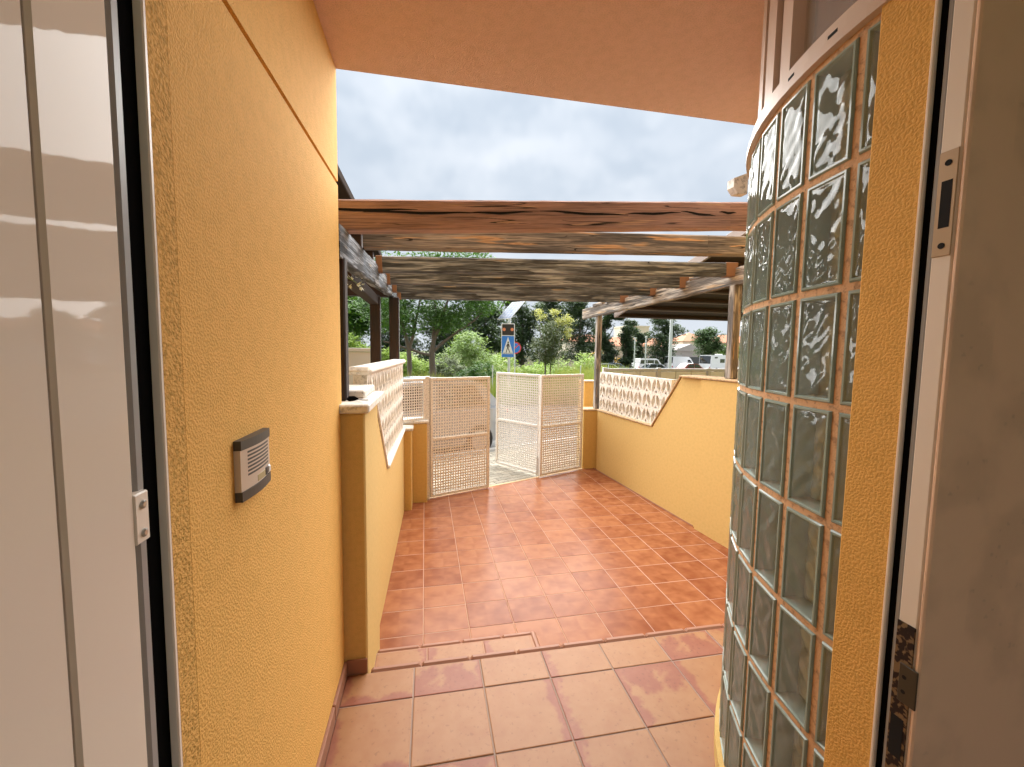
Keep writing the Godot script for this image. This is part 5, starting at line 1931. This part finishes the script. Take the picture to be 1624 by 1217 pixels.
	for sg in [-1.0, 1.0]:
		b = MB.new()
		b.tube([Vector3(-1.4, 0.4, sg * 0.9 - 0.22), Vector3(-1.4, 0.4, sg * 0.9 + 0.22)], [0.4, 0.4], 14)
		b.tube([Vector3(1.4, 0.4, sg * 0.9 - 0.22), Vector3(1.4, 0.4, sg * 0.9 + 0.22)], [0.4, 0.4], 14)
		b.box(Vector3(-1.4, 0.02, sg * 0.9 - 0.21), Vector3(1.4, 0.78, sg * 0.9 + 0.21))
		put(ex, "track", b, M.tyre)
	b = MB.new()
	b.cbox(Vector3(-0.8, 0.9, -1.1), Vector3(2.2, 2.0, 1.1), 0.15)
	put(ex, "engine_housing", b, M.car_yellow)
	b = MB.new()
	b.cbox(Vector3(-1.9, 0.9, 0.1), Vector3(-0.82, 2.7, 1.1), 0.1)
	put(ex, "cab", b, M.car_white)
	b = MB.new()
	b.cbox(Vector3(-1.92, 1.5, 0.2), Vector3(-1.0, 2.5, 1.115), 0.05)
	put(ex, "cab_window", b, M.car_glass)
	b = MB.new()
	b.tube([Vector3(-1.0, 1.4, -0.3), Vector3(-2.6, 3.3, -0.3), Vector3(-4.4, 2.6, -0.3)], [0.25, 0.25, 0.2], 4)
	put(ex, "boom", b, M.car_yellow)
	b = MB.new()
	b.tube([Vector3(-4.4, 2.6, -0.3), Vector3(-5.0, 0.9, -0.3)], [0.2, 0.14], 4)
	put(ex, "arm", b, M.car_yellow)
	b = MB.new()
	b.prism(PackedVector2Array([Vector2(-5.3, 0.9), Vector2(-4.7, 0.9), Vector2(-4.6, 0.3), Vector2(-5.0, 0.1), Vector2(-5.5, 0.4)]), Vector3(0, 0, -0.7), Vector3(1, 0, 0), Vector3.UP, Vector3(0, 0, 1), 0.8)
	put(ex, "bucket", b, M.bumper_black)

# ---------------------------------------------------------------- far buildings
func house_far(called: String, label: String, x0: float, x1: float, z: float, depth: float, y0: float, y1: float, wall: Material, roof: String, windows: Array, rh := 2.0) -> Node3D:
	var h := thing(called, label, "building", "far buildings", Vector3((x0 + x1) / 2, y0, z))
	var w := x1 - x0
	var H := y1 - y0
	var b := MB.new()
	b.box(Vector3(-w / 2, 0, -depth), Vector3(w / 2, H, 0))
	put(h, "wall", b, wall)
	if roof == "gable":
		b = MB.new()
		b.prism(PackedVector2Array([Vector2(-w / 2 - 0.4, H + 0.01), Vector2(w / 2 + 0.4, H + 0.01), Vector2(0, H + rh)]), Vector3(0, 0, 0.4), Vector3(1, 0, 0), Vector3.UP, Vector3(0, 0, -1), depth + 0.8)
		put(h, "roof", b, M.wall_grey)
	elif roof == "hip":
		b = MB.new()
		var e := 0.5
		var A := Vector3(-w / 2 - e, H + 0.01, e)
		var B := Vector3(w / 2 + e, H + 0.01, e)
		var C := Vector3(w / 2 + e, H + 0.01, -depth - e)
		var D := Vector3(-w / 2 - e, H + 0.01, -depth - e)
		var k := minf(depth, w) / 2
		var R0 := Vector3(-w / 2 + k, H + rh, -depth / 2)
		var R1 := Vector3(w / 2 - k, H + rh, -depth / 2)
		b.poly([A, B, R1, R0], Vector3(0, 1, 1))
		b.poly([B, C, R1], Vector3(1, 1, 0))
		b.poly([C, D, R0, R1], Vector3(0, 1, -1))
		b.poly([D, A, R0], Vector3(-1, 1, 0))
		b.poly([A, B, C, D], Vector3.DOWN)
		put(h, "roof", b, M.terracotta_roof)
	else:
		b = MB.new()
		b.box(Vector3(-w / 2 - 0.2, H + 0.01, -depth - 0.2), Vector3(w / 2 + 0.2, H + 0.5, 0.2))
		put(h, "roof", b, M.wall_cream)
	for q in windows:
		b = MB.new()
		b.box(Vector3(q[0] - q[2] / 2, q[1], -0.3), Vector3(q[0] + q[2] / 2, q[1] + q[3], 0.03))
		var wd := put(h, "window", b, M.far_window)
		b = MB.new()
		b.box(Vector3(q[0] - q[2] / 2 - 0.1, q[1] - 0.15, 0.032), Vector3(q[0] + q[2] / 2 + 0.1, q[1] - 0.01, 0.15))
		put(wd, "sill", b, M.wall_cream)
	return h

func build_far() -> void:
	house_far("low_building", "long beige building with terracotta roof behind the car park", 41.0, 62.5, -96.0, 9.0, -1.3, 3.3, M.wall_beige, "hip", [], 2.2)
	house_far("low_building", "pale building with pink tiled roof left of the cypress", 33.0, 46.0, -100.0, 9.0, -1.3, 4.2, M.wall_cream, "hip", [[-3.0, 2.6, 1.2, 1.4], [1.5, 2.6, 1.2, 1.4]], 2.0)
	house_far("apartment_block", "cream apartment block with balconies above the low roofs", 72.0, 80.5, -145.0, 12.0, -1.3, 11.2, M.wall_cream, "flat", [[-2.6, 3.2, 1.4, 1.5], [0.2, 3.2, 1.4, 1.5], [2.9, 3.2, 1.4, 1.5], [-2.6, 6.2, 1.4, 1.5], [0.2, 6.2, 1.4, 1.5], [2.9, 6.2, 1.4, 1.5], [-2.6, 9.0, 1.4, 1.5], [2.9, 9.0, 1.4, 1.5]])
	house_far("gabled_hall", "grey gabled hall with dark entrance behind the cargo van", 56.5, 65.0, -90.0, 10.0, -1.3, 2.2, M.wall_grey, "gable", [[0.0, 0.2, 6.2, 1.9]], 1.7)
	house_far("tiled_house", "house with orange tiled roof behind the gabled hall", 68.0, 78.0, -104.0, 10.0, -1.3, 5.0, M.wall_cream, "hip", [[0, 3.2, 1.4, 1.2]], 2.6)
	house_far("tiled_house", "distant orange roofed house beyond the umbrella pine", 84.0, 100.0, -112.0, 10.0, -1.3, 5.0, M.wall_beige, "hip", [[-2, 3.4, 1.4, 1.2]], 2.6)
	# boundary walls of the car park
	for q in [[65.5, 92.0, -88.0, 1.9, "plain beige boundary wall at the right of the car park", "wall_beige"], [14.0, 34.0, -75.0, 1.2, "long pale boundary wall beyond the meadow", "wall_cream"]]:
		var w := thing("boundary_wall", q[4], "wall", "far boundary walls")
		var b := MB.new()
		b.box(Vector3(q[0], -1.3, q[2] - 0.3), Vector3(q[1], q[3], q[2]))
		put(w, "wall", b, M[q[5]])
		b = MB.new()
		b.box(Vector3(q[0] - 0.1, q[3] + 0.005, q[2] - 0.4), Vector3(q[1] + 0.1, q[3] + 0.12, q[2] + 0.1))
		put(w, "coping", b, M.wall_cream)
	var f := thing("mesh_fence", "grey bar fence in front of the long beige building", "fence")
	var x := 42.0
	while x < 56.0:
		var b := MB.new()
		b.box(Vector3(x, -1.3, -86.05), Vector3(x + 0.12, 1.1, -85.95))
		put(f, "bar", b, M.far_fence)
		x += 0.55
	var b2 := MB.new()
	b2.box(Vector3(42, 1.101, -86.06), Vector3(56.1, 1.2, -85.94))
	put(f, "rail", b2, M.far_fence)

func _ready() -> void:
	build_view()
	build_materials()
	build_ground()
	build_floors()
	build_house()
	build_glass()
	build_walls()
	build_pergola()
	build_gates()
	build_door()
	build_far()
	build_plants()
	build_signs()
	build_vehicles()
